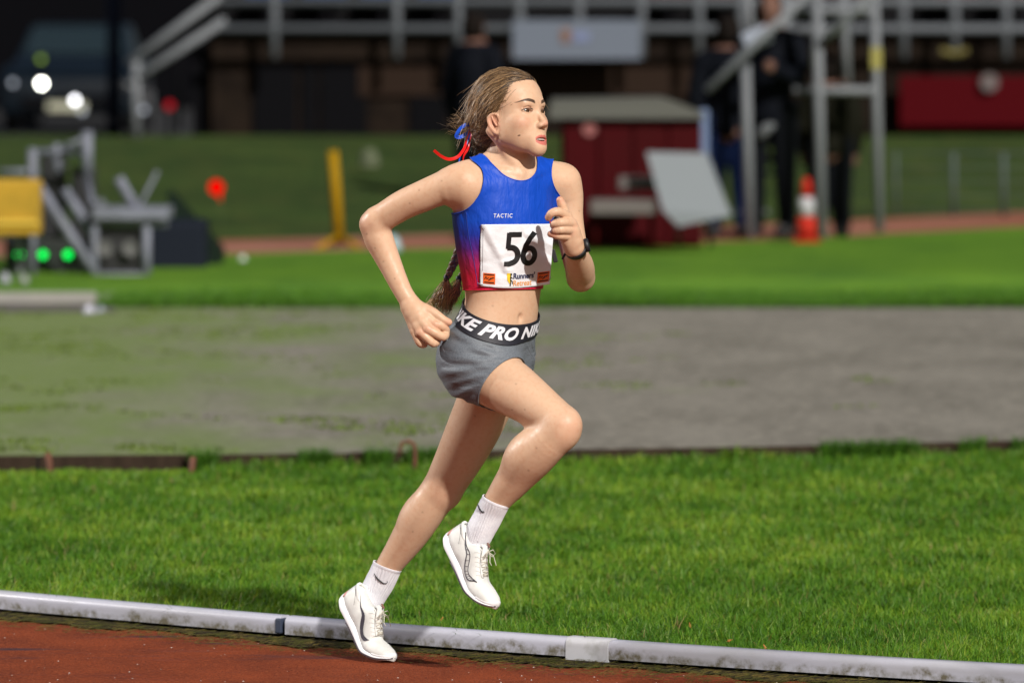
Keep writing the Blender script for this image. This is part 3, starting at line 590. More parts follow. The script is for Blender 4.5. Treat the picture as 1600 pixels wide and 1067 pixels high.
# yellow upright with splayed feet
D = G(525, 385, AZ).y+CAMD; YM = pm('yellow_upright', (.30, .17, .003), .6, spec=.1); ju = empty('jump_upright', P3(528, 390, D), label='yellow upright stand on splayed feet in front of the green bank', cat='upright')
bar(ju, [(520, 236, 0), (525, 300, 0), (530, 378, 0)], 8, YM, D, 'post'); bar(ju, [(530, 368, 0), (498, 388, -.2), (474, 400, -.3)], 5, YM, D, 'foot'); bar(ju, [(530, 368, 0), (560, 388, -.2), (578, 400, -.2)], 5, YM, D, 'foot'); bar(ju, [(530, 368, 0), (528, 384, .5)], 5, YM, D, 'foot')
# red cabinet with a pale lid, white steps beside it
D = G(980, 386, AZ).y+CAMD; rc = empty('red_cabinet', P3(985, 386, D), label='dark red storage cabinet with a pale sloping lid behind the runner', cat='cabinet'); RDM = pm('dark_red_panel', (.045, .0025, .004), .6, spec=.05, noise=(3, (.04, .003, .004), .4, .6))
a, b = P3(878, 186, D), P3(1096, 386, D); MB().box(((a.x+b.x)/2, a.y+.5, (a.z+b.z)/2), (b.x-a.x, 1.0, a.z-b.z), None, .015).build('body', RDM, rc)
for k in range(4): x = a.x+(b.x-a.x)*(k+.5)/4; MB().box((x, a.y-.012, (a.z+b.z)/2), ((b.x-a.x)/4-.03, .02, (a.z-b.z)-.06), None, .006).build('panel', RDM, rc)
MB().prism([P3(856, 186, D-.1), P3(862, 158, D-.1), P3(1040, 155, D-.1), P3(1100, 178, D-.1), P3(1102, 186, D-.1)], (0, 1.2, 0)).build('lid', pm('pale_lid', (.10, .10, .09), .7, spec=.1), rc)
p = P3(921, 202, D-.03); MB().lathe([(.001, -.01), (S(11, D), -.01), (S(11, D), .01), (.001, .01)], p, 16, Matrix.Rotation(PI/2, 3, 'X')).build('badge', pm('pink_disc', (.25, .08, .08), .5), rc)
D2_ = D-.8; wsn = empty('white_bench', P3(1000, 386, D2_), label='white slatted bench with a large tilted white board on it', cat='bench'); WB = pm('white_board', (.20, .22, .24), .7, spec=.1)
for x0, x1, y0_, y1_, dd in ((922, 1026, 312, 334, 0), (966, 1035, 276, 296, .3)):
    a, b = P3(x0, y0_, D2_+dd), P3(x1, y1_, D2_+dd); MB().box(((a.x+b.x)/2, a.y, (a.z+b.z)/2), (b.x-a.x, .3, a.z-b.z), None, .01).build('slat', pm('grey_slat', (.13, .115, .11), .7, spec=.1) if dd == 0 else bpy.data.materials['grey_slat'], wsn)
MB().prism([P3(1010, 238, D2_-.1), P3(1102, 240, D2_-.1), P3(1140, 338, D2_-.25), P3(1060, 354, D2_-.25), P3(1036, 330, D2_-.25)], (.02, .10, 0)).build('board', WB, wsn)
for px in (930, 1018): bar(wsn, [(px, 330, 0), (px, 388, 0)], 4, RDM, D2_, 'leg')
for px in (1060, 1110): bar(wsn, [(px, 345, 0), (px, 386, 0)], 4, BLACK, D2_, 'leg')
tag(MB().box(P3(1100, 250, D+.4), (S(14, D), .1, S(160, D)), None, .01).build('blue_pole', pm('pale_blue', (.12, .17, .30), .6)), 'pale blue flat post at the right end of the red cabinet', 'post')
# steel stair tower
D = 40.3; tw = empty('steel_tower', P3(1270, 380, D), label='grey steel tube stair tower with sloping handrails right of the cabinet', cat='tower')
for px, y0_, y1_, dd, r in ((1168, 70, 372, 0, 8), (1230, -20, 300, .3, 7.5), (1280, -20, 372, -.2, 8), (1370, -20, 362, 0, 7.5), (1320, -20, 130, .9, 7), (1170, -20, 60, 1.2, 7)): bar(tw, [(px-4, y0_, dd), (px+4, y1_, dd)], r, GALV, D, 'post')
bar(tw, [(1104, 142, -.3), (1268, -14, -.3)], 7, GALV, D, 'handrail'); bar(tw, [(1290, 60, -.3), (1378, -24, -.3)], 7, GALV, D, 'handrail')
for k in range(5): q = P3(1175+11*k, 330-58*k, D+.45); MB().box(q, (S(52, D), .22, .02)).build('step', GALV, tw)
for x0, x1, yy, dd in ((1240, 1372, 142, 0), (1235, 1372, 18, 0), (1240, 1320, 48, .4), (1180, 1240, 176, .4), (1200, 1240, 248, .4)): bar(tw, [(x0, yy, dd), (x1, yy, dd)], 7, GALV, D, 'rung')
bar(tw, [(1186, 215, .2), (1215, 180, .2)], 9, GALV, D, 'brace')
for px in (1276, 1369): MB().box(P3(px, 92, D-.12), (S(16, D), .03, S(34, D)), None, .006).build('yellow_sleeve', pm('yellow_tape', (.28, .25, .06), .6), tw)
# low mesh fence in front of the bank, far right
lf = empty('mesh_fence', P3(1480, 335, 44.5), label='low grey wire fence with posts before the bank at right', cat='fence'); FW = pm('fence_grey', (.07, .09, .085), .7, spec=.1)
for px in (1320, 1400, 1490, 1568, 1650): bar(lf, [(px, 238, 0), (px, 338, 0)], 4 if px > 1450 else 2.5, FW, 44.5, 'post')
for py in (240, 262, 284, 306, 328): bar(lf, [(1316, py, 0), (1700, py, 0)], 1.0, FW, 44.5, 'wire')
# traffic cone
c = G(1260, 378, AZ); D = c.y+CAMD; s_ = lambda r: S(r, D); CO = pm('cone_orange', (.40, .022, .012), .6, spec=.1); tc_ = empty('traffic_cone', c, label='orange traffic cone with a white band at the foot of the steel tower', cat='cone')
MB().box((c.x, c.y, c.z+.012), (s_(42), s_(42), .024), None, .006).build('base', CO, tc_); MB().lathe([(s_(16.5), .024), (s_(14), s_(40))], c, 24).build('lower_cone', CO, tc_, True); MB().lathe([(s_(14.2), s_(40)), (s_(10.8), s_(70))], c, 24).build('white_band', pm('cone_white', (.40, .40, .42), .6, spec=.1), tc_, True); MB().lathe([(s_(10.6), s_(70)), (s_(5.5), s_(99)), (s_(4), s_(100))], c, 24).build('upper_cone', CO, tc_, True)
# officials standing by the tower
def stander(px, feet, hgt, label, top_c, leg_c, lean=0, face=0, arms=True, armup=False):
    g_ = G(px, feet, AZ); base = np.array(g_); ca, sa = math.cos(face), math.sin(face); T = lambda x, y, z: base+np.array((x*ca-y*sa+lean*z, x*sa+y*ca, z))*np.array((1, 1, 1))*(hgt/1.75 if True else 1)
    root = empty('person', g_, label=label, cat='person'); cc = lambda l: Chain(chain([(T(*p), r) for *p, r in l], 2))
    legs = Grp([(cc([(s*.10, 0, .92, .10), (s*.11, -.01, .5, .075), (s*.12, .02, .09, .055)]), .02) for s in (-1, 1)]); torso = Grp([(cc([(0, 0, .90, .15), (0, 0, 1.1, .15), (0, 0, 1.3, .165), (0, .0, 1.42, .13)]), 0), (cc([(-.17, 0, 1.40, .07), (.17, 0, 1.40, .07)]), .06)])
    al = []
    for s in (-1, 1):
        if armup and s == 1: al.append((cc([(s*.20, 0, 1.38, .065), (s*.24, -.14, 1.15, .055), (s*.12, -.38, 1.22, .045)]), .03))
        else: al.append((cc([(s*.20, 0, 1.38, .065), (s*.26, .02, 1.10, .055), (s*.24, -.06, .84, .045)]), .03))
    jac = Grp(torso.items+al); hd = Grp([(Ell(T(0, -.01, 1.63), (.078, .095, .12)), 0), (cc([(0, 0, 1.42, .06), (0, -.01, 1.56, .055)]), .02), (Ell(T(0, -.105, 1.61), (.015, .02, .025)), .02)])
    hands = [(Ell(T(s*.24, -.07, .77), (.035, .045, .07)), 0) for s in (-1, 1) if not (armup and s == 1)]+([(Ell(T(.10, -.43, 1.23), (.04, .05, .05)), 0)] if armup else [])
    skin = bpy.data.materials.get('far_skin') or pm('far_skin', (.15, .08, .06), .7, spec=.1)
    full = Grp(hd.items+torso.items+[(legs, .02)]+[(a[0], .03) for a in al]+[(h_[0], .02) for h_ in hands]); sdf_mesh('body', full, .022, skin, root)
    for nm, f, m_, zmin, zmax in (('jacket', jac, top_c, .80, 1.50), ('trousers', Grp(legs.items+[(cc([(0, 0, .93, .14), (0, 0, .98, .145)]), .03)]), leg_c, .07, 1.0)):
        f2 = Clip(Off(f, .012), [plane(T(0, 0, zmax), (0, 0, 1)), plane(T(0, 0, zmin), (0, 0, -1))]); sdf_mesh(nm, f2, .022, m_, root)
    for s in (-1, 1): p = T(s*.12, -.05, .05); MB().box(p, (.10, .27, .10), Matrix.Rotation(face, 3, 'Z'), .03).build('shoe', BLACK, root)
    q = T(0, .03, 1.65); MB().lathe([(.001, .115), (.055, .10), (.088, .04), (.092, -.04), (.075, -.10)], q, 16).build('hair', pm('dark_hair', (.006, .004, .003), .8, spec=.1) if 'dark_hair' not in bpy.data.materials else bpy.data.materials['dark_hair'], root, True)
    return root, T
JK = pm('black_jacket', (.003, .004, .007), .8, spec=.08); TRN = pm('navy_trousers', (.004, .010, .04), .8, spec=.08); TRK = pm('black_trousers', (.004, .005, .007), .8, spec=.08)
stander(1138, 370, 1.60, 'person in a dark jacket and navy trousers beside the white board', JK, TRN, 0, PI)
r_, T_ = stander(1204, 371, 1.78, 'tall person in black holding white papers by the steel tower', JK, TRK, 0, -.3, armup=True)
p = P3(1182, 60, 40.2); tag(MB().box(p, (S(42, 40), .03, S(30, 40)), Matrix.Rotation(-.4, 3, 'Y'), .008).build('paper_sheets', pm('paper_sheets', (.30, .33, .40), .7, spec=.1)), 'white sheets of paper held up by the tall person in black', 'paper')
stander(1296, 369, 1.30, 'person in dark clothing standing behind the traffic cone', pm('olive_jacket', (.008, .008, .005), .8, spec=.05), TRK, 0, PI)
stander(742, 338, 1.62, 'person in black standing in the dark behind the runner', JK, TRK, 0, PI-.6)

# floodlight mast of the ground, standing beyond the left of the view; it gives the second set of shadows and the rim light
def mast(x, y, h_, aim, power):
    b = Vector((x, y, 0)); r = empty('floodlight_mast', b, label='tall floodlight mast with a bank of lamps standing beyond the track', cat='floodlight'); top_ = b+Vector((0, 0, h_)); d = (Vector(aim)-top_).normalized(); q = d.to_track_quat('-Z', 'Y')
    MB().tube([b, top_+Vector((0, 0, .6))], [.22, .10], 12).build('pole', GALV, r, True); rot = q.to_matrix()
    MB().box(top_, (3.0, .12, 1.0), rot @ Matrix.Rotation(PI/2, 3, 'X'), .02).build('lamp_frame', GALV, r)
    for i in range(6):
        p = top_+rot @ Vector(((i % 3-1)*.9, (i//3-.5)*.6, -.12)); MB().lathe([(.02, .14), (.16, .10), (.24, -.05), (.02, -.05)], p, 16, rot).build('lamp_head', bpy.data.materials['headlight_dim'], r, True)
    l = bpy.data.lights.new('floodlight', 'SPOT'); l.energy = power; l.spot_size = math.radians(60); l.shadow_soft_size = .45; l.color = (1.0, .97, .93); o = bpy.data.objects.new('floodlight', l); C.objects.link(o); o.location = top_+d*.7; o.rotation_euler = q.to_euler(); return r
mast(-34, 9, 18, (0, 0, .8), 52000)
# ------------------------------------------------------------------ the runner
def skin_mat():
    m = pm('runner_skin', (.62, .36, .235), .5, spec=.32, sss=.04, bump=[(420, .22, .0012), (60, .12, .003), (16, .12, .01)])
    nt = m.node_tree; N = nt.nodes; L = nt.links; b = N['Principled BSDF']
    a = N.new('ShaderNodeAttribute'); a.attribute_name = 'tint'
    n = N.new('ShaderNodeTexNoise'); n.inputs['Scale'].default_value = 14; tc = N.new('ShaderNodeTexCoord'); L.new(tc.outputs['Object'], n.inputs['Vector'])
    mr = N.new('ShaderNodeMapRange'); mr.inputs[1].default_value = .35; mr.inputs[2].default_value = .7; mr.inputs[4].default_value = .28; L.new(n.outputs[0], mr.inputs[0])
    mx = N.new('ShaderNodeMix'); mx.data_type = 'RGBA'; mx.blend_type = 'MULTIPLY'; L.new(mr.outputs[0], mx.inputs[0]); L.new(a.outputs['Color'], mx.inputs[6]); mx.inputs[7].default_value = (.95, .84, .78, 1)
    n3 = N.new('ShaderNodeTexNoise'); n3.inputs['Scale'].default_value = 90; n3.inputs['Detail'].default_value = 5; L.new(tc.outputs['Object'], n3.inputs['Vector']); mr3 = N.new('ShaderNodeMapRange'); mr3.inputs[1].default_value = .48; mr3.inputs[2].default_value = .72; mr3.inputs[4].default_value = .5; L.new(n3.outputs[0], mr3.inputs[0]); mx3 = N.new('ShaderNodeMix'); mx3.data_type = 'RGBA'; mx3.blend_type = 'MULTIPLY'; L.new(mr3.outputs[0], mx3.inputs[0]); L.new(mx.outputs[2], mx3.inputs[6]); mx3.inputs[7].default_value = (.93, .78, .72, 1); mx = mx3
    r_ = N.new('ShaderNodeMapRange'); r_.inputs[1].default_value = .35; r_.inputs[2].default_value = .65; r_.inputs[3].default_value = .36; r_.inputs[4].default_value = .58; n2 = N.new('ShaderNodeTexNoise'); n2.inputs['Scale'].default_value = 45; L.new(tc.outputs['Object'], n2.inputs['Vector']); L.new(n2.outputs[0], r_.inputs[0]); L.new(r_.outputs[0], b.inputs['Roughness'])
    L.new(mx.outputs[2], b.inputs['Base Color']); return m
SKIN = skin_mat(); SKC = np.array((.62, .405, .268))
# --- skeleton, traced as joints with a depth of their own
def MM(px, py, y): return M(px, py, y)
def ch(rows, sub=4): return chain([(M(a, b, y), R(r, y)) for a, b, y, r in rows], sub)
D2 = math.radians
def hard(l): return Chain(l)
def fr(yaw, pitch=0, roll=0):    # columns: lateral (her left), forward, up
    l = np.array((math.cos(yaw), math.sin(yaw), 0)); f = np.array((math.sin(yaw), -math.cos(yaw), 0)); u = np.array((0, 0, 1.0))
    f, u = f*math.cos(pitch)+u*math.sin(pitch), u*math.cos(pitch)-f*math.sin(pitch)
    l, u = l*math.cos(roll)+u*math.sin(roll), u*math.cos(roll)-l*math.sin(roll)
    return np.stack([l, f, u], 1)
def row(py, cx, y, a, b, yaw):
    c = M(cx, py, y); return (c[2], c[0], c[1], a, b, D2(yaw))
TORSO = Stack([row(259, 797, -.262, .070, .055, 33), row(268, 796, -.26, .105, .062, 34), row(282, 794, -.258, .132, .076, 35), row(305, 789, -.256, .141, .088, 35),
    row(335, 786, -.254, .1435, .096, 35), row(365, 787, -.25, .1405, .097, 36), row(400, 787, -.246, .132, .092, 38), row(440, 786, -.24, .1185, .085, 42),
    row(468, 785, -.236, .1135, .082, 45), row(492, 780, -.232, .121, .085, 48), row(520, 772, -.226, .134, .092, 52), row(548, 763, -.222, .138, .094, 54),
    row(578, 759, -.22, .130, .088, 54), row(606, 759, -.22, .100, .070, 54)])
PEL = fr(D2(54)); CH = fr(D2(35))
NECK = ch([(796, 268, -.262, 38), (797, 250, -.268, 30.5), (799, 228, -.275, 28.5), (800, 205, -.28, 29)], 3)
TR_R = ch([(786, 236, -.262, 19), (765, 257, -.285, 18), (742, 272, -.315, 21), (726, 284, -.335, 22)], 3)
TR_L = ch([(806, 240, -.262, 19), (830, 262, -.23, 17), (856, 272, -.195, 21), (876, 282, -.17, 22)], 3)
# arms
ARM_R = ch([(724, 288, -.338, 31), (708, 290, -.333, 29.5), (687, 296, -.325, 26), (658, 308, -.31, 24.5), (629, 321, -.29, 23.5), (606, 335, -.272, 22.5), (590, 345, -.26, 21.5)])
ELB_R = ch([(589, 345, -.26, 21.5), (582, 350, -.255, 19.5)], 2)
FORE_R = ch([(585, 352, -.257, 21), (591, 371, -.257, 23), (601, 394, -.262, 20.5), (611, 416, -.270, 18), (621, 438, -.28, 16), (631, 458, -.29, 14.5), (639, 471, -.295, 14.5)])
ARM_L = ch([(880, 286, -.17, 26), (886, 305, -.165, 25), (888, 335, -.165, 23), (892, 365, -.172, 22), (898, 395, -.185, 21.5), (904, 420, -.198, 21), (907, 434, -.207, 20.5)])
FORE_L = ch([(908, 434, -.207, 20.5), (907, 424, -.24, 22.5), (905, 412, -.285, 21.5), (901, 400, -.335, 18), (898, 391, -.375, 14.5), (897, 385, -.395, 14)])
# legs
LEG_R = ch([(744, 572, -.285, 43), (768, 588, -.305, 45), (795, 604, -.335, 43.5), (822, 622, -.37, 39), (848, 640, -.405, 34), (866, 653, -.43, 31), (878, 664, -.448, 30.5)])
KNEE_R = ch([(878, 664, -.448, 30.5), (876, 672, -.447, 31)], 2)
CALF_R = ch([(874, 672, -.445, 31), (858, 688, -.437, 32.5), (838, 708, -.415, 34), (818, 730, -.385, 32), (798, 755, -.36, 27), (781, 777, -.342, 22), (768, 796, -.33, 19), (760, 812, -.322, 18)])
LEG_L = ch([(782, 565, -.155, 42), (769, 600, -.14, 44.5), (753, 640, -.115, 43.5), (735, 680, -.09, 41), (715, 720, -.06, 36.5), (700, 748, -.038, 33), (692, 764, -.028, 31)])
CALF_L = ch([(690, 766, -.026, 30), (676, 782, -.018, 30), (659, 806, 0, 30.5), (643, 832, .022, 28), (627, 856, .042, 24.3), (610, 880, .06, 20.5), (598, 900, .072, 19), (591, 914, .08, 18)])
def E(px, py, y, r, rot=None): return Ell(M(px, py, y), r, rot)
# hands
def hand(wrist, palm, fingers, thumb, k=.010):
    it = []
    for c in palm: it += [(q, k if i == 0 else .006) for i, q in enumerate(ch(c, 2))]
    for c in fingers:
        it.append((hard(ch(c, 3)), .0028))
    it.append((hard(ch(thumb, 3)), .004))
    return Grp(it)
HAND_R = hand(None, [[(643, 478, -.298, 14.5), (656, 489, -.312, 11.5), (680, 507, -.327, 8)], [(643, 478, -.298, 14), (654, 495, -.318, 11.5), (668, 514, -.335, 8.2)],
    [(642, 480, -.298, 14), (650, 500, -.315, 11), (657, 519, -.332, 7.8)], [(641, 482, -.296, 13), (645, 500, -.305, 10), (648, 517, -.318, 7.3)],
    [(648, 482, -.30, 13), (660, 486, -.305, 11.5), (670, 494, -.308, 9)]],
    [[(680, 507, -.327, 8.4), (689, 509, -.325, 7.3), (696, 515, -.312, 6.8), (695, 521, -.295, 6.3), (687, 523, -.285, 6)],
     [(668, 514, -.335, 8.8), (681, 521, -.337, 7.3), (692, 526, -.33, 7), (696, 521, -.31, 6.4), (690, 515, -.298, 6)],
     [(657, 519, -.332, 8), (666, 527, -.336, 6.9), (677, 536, -.332, 6.6), (683, 533, -.313, 6.1), (678, 527, -.298, 5.6)],
     [(648, 517, -.318, 7.4), (651, 526, -.322, 6.3), (656, 536, -.32, 6), (663, 538, -.305, 5.5), (664, 531, -.292, 5)]],
    [(664, 484, -.31, 10), (678, 490, -.318, 8.2), (686, 495, -.322, 7.2), (693, 500, -.324, 6.6), (701, 503.5, -.322, 5.6)])
HAND_L = hand(None, [[(897, 386, -.395, 14), (894, 362, -.415, 12), (886, 339, -.424, 8)], [(897, 386, -.395, 14), (895, 366, -.412, 11.5), (893, 350, -.422, 8.2)],
    [(897, 386, -.395, 14), (894, 372, -.412, 11), (894, 360, -.422, 8)], [(896, 387, -.395, 13), (891, 378, -.41, 10), (891, 370, -.416, 7.5)],
    [(892, 382, -.40, 12), (884, 362, -.415, 11), (886, 350, -.415, 10)]],
    [[(886, 339, -.424, 8.6), (878, 333, -.44, 7.4), (869, 331, -.452, 7), (861, 334, -.455, 6.3), (857, 340, -.448, 5.8)],
     [(893, 350, -.422, 8.8), (884, 348, -.445, 7.6), (875, 348, -.458, 7.2), (867, 350, -.455, 6.6), (865, 352, -.44, 6)],
     [(893, 360, -.422, 8.6), (884, 359, -.443, 7.4), (875, 359, -.455, 7), (868, 360.5, -.452, 6.4), (866, 362, -.438, 5.9)],
     [(890, 370, -.416, 7.8), (882, 369, -.434, 6.6), (873, 368.5, -.445, 6.2), (865, 367, -.445, 5.5), (860, 366, -.44, 5)]],
    [(888, 352, -.408, 10), (884, 336, -.412, 8), (880, 326, -.415, 7.3), (877, 318, -.417, 6.9), (875, 313, -.418, 5.8)])
# --- head, in its own frame (centimetres): x her left, y forward, z up
HM = fr(D2(54), D2(9), D2(-3)); HC = M(800, 179.5, -.292); HS = .0104
def hp(x, y, z): return HC+HM@(np.array((x, y, z))*HS)
def hE(c, r, yaw=0, pitch=0, roll=0): return Ell(hp(*c), np.array(r)*HS, HM@np.array(Matrix.Rotation(yaw, 3, 'Z')@Matrix.Rotation(pitch, 3, 'X')@Matrix.Rotation(roll, 3, 'Y')))
def hC(a, b, ra, rb): return Cap(hp(*a), hp(*b), ra*HS, rb*HS)
def hch(rows, sub=3): return chain([(hp(a, b, c), r*HS) for a, b, c, r in rows], sub)
def toH(P): return ((P-HC)@HM)/HS
cm = HS
HEAD = [(hE((0, -1.4, 3.2), (7.1, 9.0, 8.0)), .0), (hE((0, 2.6, 3.4), (6.2, 5.3, 6.0)), 2.5*cm), (hE((0, 2.3, -2.6), (5.9, 6.0, 7.2)), 2.0*cm)]
for s in (-1, 1):
    HEAD += [(hC((s*4.5, .5, -5.6), (s*.9, 6.6, -9.95), 1.35, 1.0), 3.0*cm), (hC((s*5.5, -.3, -1.5), (s*4.5, .5, -5.6), 1.3, 1.5), 2*cm),
             (hE((s*3.0, 3.9, -5.2), (2.25, 3.0, 3.0)), 2.4*cm), (hE((s*4.2, 3.0, -3.2), (2.0, 2.6, 2.8)), 2.2*cm),
             (hE((s*3.9, 5.3, -2.7), (2.1, 1.9, 1.8)), 2.0*cm), (hE((s*2.3, 6.9, 1.9), (1.9, 1.0, .75), 0, 0, s*.10), 1.8*cm)]
HEAD += [(hE((0, 7.3, -9.6), (1.5, 1.3, 1.1)), 2.4*cm), (hE((0, 6.9, -7.0), (2.8, 1.75, 2.8)), 2.0*cm)]
for s in (-1, 1): HEAD += [(hE((s*3.15, 9.0, -.1), (1.6, 1.30, 1.0)), -.9*cm)]
for s in (-1, 1): HEAD += [(hE((s*3.2, 6.30, -.10), (1.47, 1.40, 1.30)), .45*cm)]
HEAD += [(hard(hch([(0, 6.9, 1.6, .85), (0, 7.9, -.4, .66), (0, 9.0, -2.3, .68), (0, 9.6, -3.4, .80)])), .9*cm)]
HEAD += [(hE((0, 9.75, -3.65), (1.0, .85, .82)), .6*cm)]
for s in (-1, 1): HEAD += [(hE((s*1.12, 8.85, -4.1), (.56, 1.0, .62)), .75*cm)]
for s in (-1, 1): HEAD += [(hE((s*.60, 9.35, -4.85), (.32, .62, .36)), -.18*cm)]
HEAD += [(hard(hch([(-2.3, 7.4, -7.45, .22), (-1.45, 8.1, -6.95, .38), (-.55, 8.5, -6.66, .43), (0, 8.52, -6.78, .40), (.55, 8.5, -6.66, .43), (1.45, 8.1, -6.95, .38), (2.3, 7.4, -7.45, .22)])), .40*cm),
         (hard(hch([(-2.2, 7.4, -7.55, .2), (-1.3, 7.95, -8.2, .50), (0, 8.3, -8.45, .60), (1.3, 7.95, -8.2, .50), (2.2, 7.4, -7.55, .2)])), .45*cm),
         (hE((0, 8.4, -7.62), (2.0, 1.5, .50)), -.12*cm)]
for s in (-1, 1): HEAD += [(hE((s*3.25, 7.8, -.18), (1.50, 1.3, .40), 0, 0, -s*.08), -.08*cm)]      # eye openings
for s in (-1, 1): HEAD += [(hard(hch([(s*1.9, 7.15, .30, .05), (s*2.6, 7.65, .66, .05), (s*3.4, 7.6, .74, .05), (s*4.3, 7.0, .46, .05)])), -.55*cm)]      # lid crease
for s in (-1, 1):                                                                    # ears
    er = s*.35; o = lambda x, y, z: (s*(6.75+(x-6.9)*1.05), -.8+(y+.9)*1.08, -2.6+(z+1.3)*1.02)
    HEAD += [(hE(o(6.9, -.9, -1.3), (.6, 1.7, 2.95), er, -.15, s*.1), .35*cm), (hE(o(7.45, -.6, -.9), (.55, 1.1, 1.85), er, -.15, s*.1), -.25*cm),
             (hard(chain([(hp(*o(x, y, z)), r*1.15*HS) for x, y, z, r in [(6.6, .5, -.6, .26), (7.0, .2, .8, .28), (7.4, -.8, 1.25, .30), (7.7, -1.9, .5, .33), (7.6, -2.0, -1.1, .31), (7.2, -1.2, -2.8, .36), (6.9, -.6, -3.5, .46), (6.7, -.1, -3.1, .38)]], 3)), .22*cm),
             (hard(chain([(hp(*o(x, y, z)), r*1.15*HS) for x, y, z, r in [(7.2, -.2, -1.7, .20), (7.35, -.9, -.2, .23), (7.4, -1.1, .6, .20)]], 3)), .15*cm),
             (hE(o(6.8, .25, -1.4), (.3, .4, .6)), .2*cm)]
HEADG = Grp(HEAD)
TOR = [(TORSO, 0)]
TORX = TOR+[(hard(TR_R), .045), (hard(TR_L), .045)]
SH = [(hard(ARM_R[:5]), .045), (hard(ARM_L[:4]), .04)]
GLUT = [(Ell(M(763, 556, -.22)+PEL@np.array((-.056, -.030, 0)), (.062, .052, .070)), .06), (Ell(M(762, 560, -.22)+PEL@np.array((.056, -.024, 0)), (.062, .052, .070)), .06)]
LR0 = [(hard(LEG_R[:6]), .06)]; LL0 = [(hard(LEG_L[:6]), .05)]
CLAV = []
for a, b in ((-1, 'r'), (1, 'l')):
    p0 = M(803, 272, -.262)+CH@np.array((a*.018, .058, 0)); p1 = p0+CH@np.array((a*.10, -.045, .020)); CLAV.append((Cap(p0, p1, .0075, .006), .012))
STERNO = [(Cap(hp(-6.2, -2.8, -4.0), M(803, 270, -.262)+CH@np.array((-.012, .052, 0)), .011, .007), .014), (Cap(hp(6.2, -2.8, -4.0), M(803, 270, -.262)+CH@np.array((.012, .052, 0)), .011, .007), .014)]
NAV = M(821, 496, -.232)+fr(D2(48))@np.array((-.003, .082, 0))
def surf(f, o, d, t0=.0, t1=.3, n=24):      # distance along d from o (inside) to the surface of f
    o = np.atleast_2d(o); d = np.atleast_2d(d); a = np.full(len(o), t0); b = np.full(len(o), t1)
    for _ in range(n):
        m = (a+b)/2; s = f(o+d*m[:, None]) < 0; a = np.where(s, m, a); b = np.where(s, b, m)
    return o+d*((a+b)/2)[:, None]
TORB = Grp(TORX+SH+GLUT+LR0+LL0)
nf = fr(D2(48)); nc = np.array(surf(TORSO, M(781, 497, -.232), (M(820.5, 497, -.31)-M(781, 497, -.232))/np.linalg.norm(M(820.5, 497, -.31)-M(781, 497, -.232)), 0, .2))[0]
NAVI = [(Ell(nc, (.0042, .006, .0085)), -.010)]
ABS = [(Cap(nc+np.array((0, 0, .013)), nc+np.array((-.006, .004, .10)), 0.001, .001), -.012)]
def limb(l, k=.010): return [(hard(l), k)]
MUS_R = [(E(836, 664, -.375, (.03, .03, .03)), .02)]
PAT_R = [(E(891, 664, -.468, (.020, .019, .023)), .018), (E(884, 690, -.462, (.012, .012, .014)), .014)]
CALFM_R = [(E(820, 704, -.40, (.033, .034, .05), np.array(Matrix.Rotation(D2(42), 3, 'Y'))), .05)]
CALFM_L = [(E(650, 800, .012, (.033, .036, .058), np.array(Matrix.Rotation(D2(33), 3, 'Y'))), .02)]
PAT_L = [(E(702, 766, -.058, (.021, .020, .023)), .014)]
ARMR_G = Grp(limb(ARM_R)+[(E(578, 351, -.255, (.016, .018, .018)), .015)]+limb(ELB_R)+[(hard(FORE_R), .014)]+[(HAND_R, .006)]+[(E(634, 474, -.30, (.009, .009, .009)), .008)])
ARML_G = Grp(limb(ARM_L)+[(hard(FORE_L), .014)]+[(HAND_L, .006)])
LEGR_G = Grp(limb(LEG_R)+PAT_R+limb(KNEE_R)+[(hard(CALF_R), .014)]+CALFM_R)
LEGL_G = Grp(limb(LEG_L)+PAT_L+[(hard(CALF_L), .014)]+CALFM_L)
BODY = Grp([(Grp(TORX+SH+GLUT+LR0+LL0+[(hard(NECK), .035)]+CLAV+STERNO+NAVI), 0), (HEADG, .014), (ARMR_G, .002), (ARML_G, .002), (LEGR_G, .002), (LEGL_G, .002)])
PERSON = empty('person', (M(800, 1032)[0], -.15, 0.0), label='running girl in blue and red crop top, race number 56, grey shorts, white spikes', cat='person')
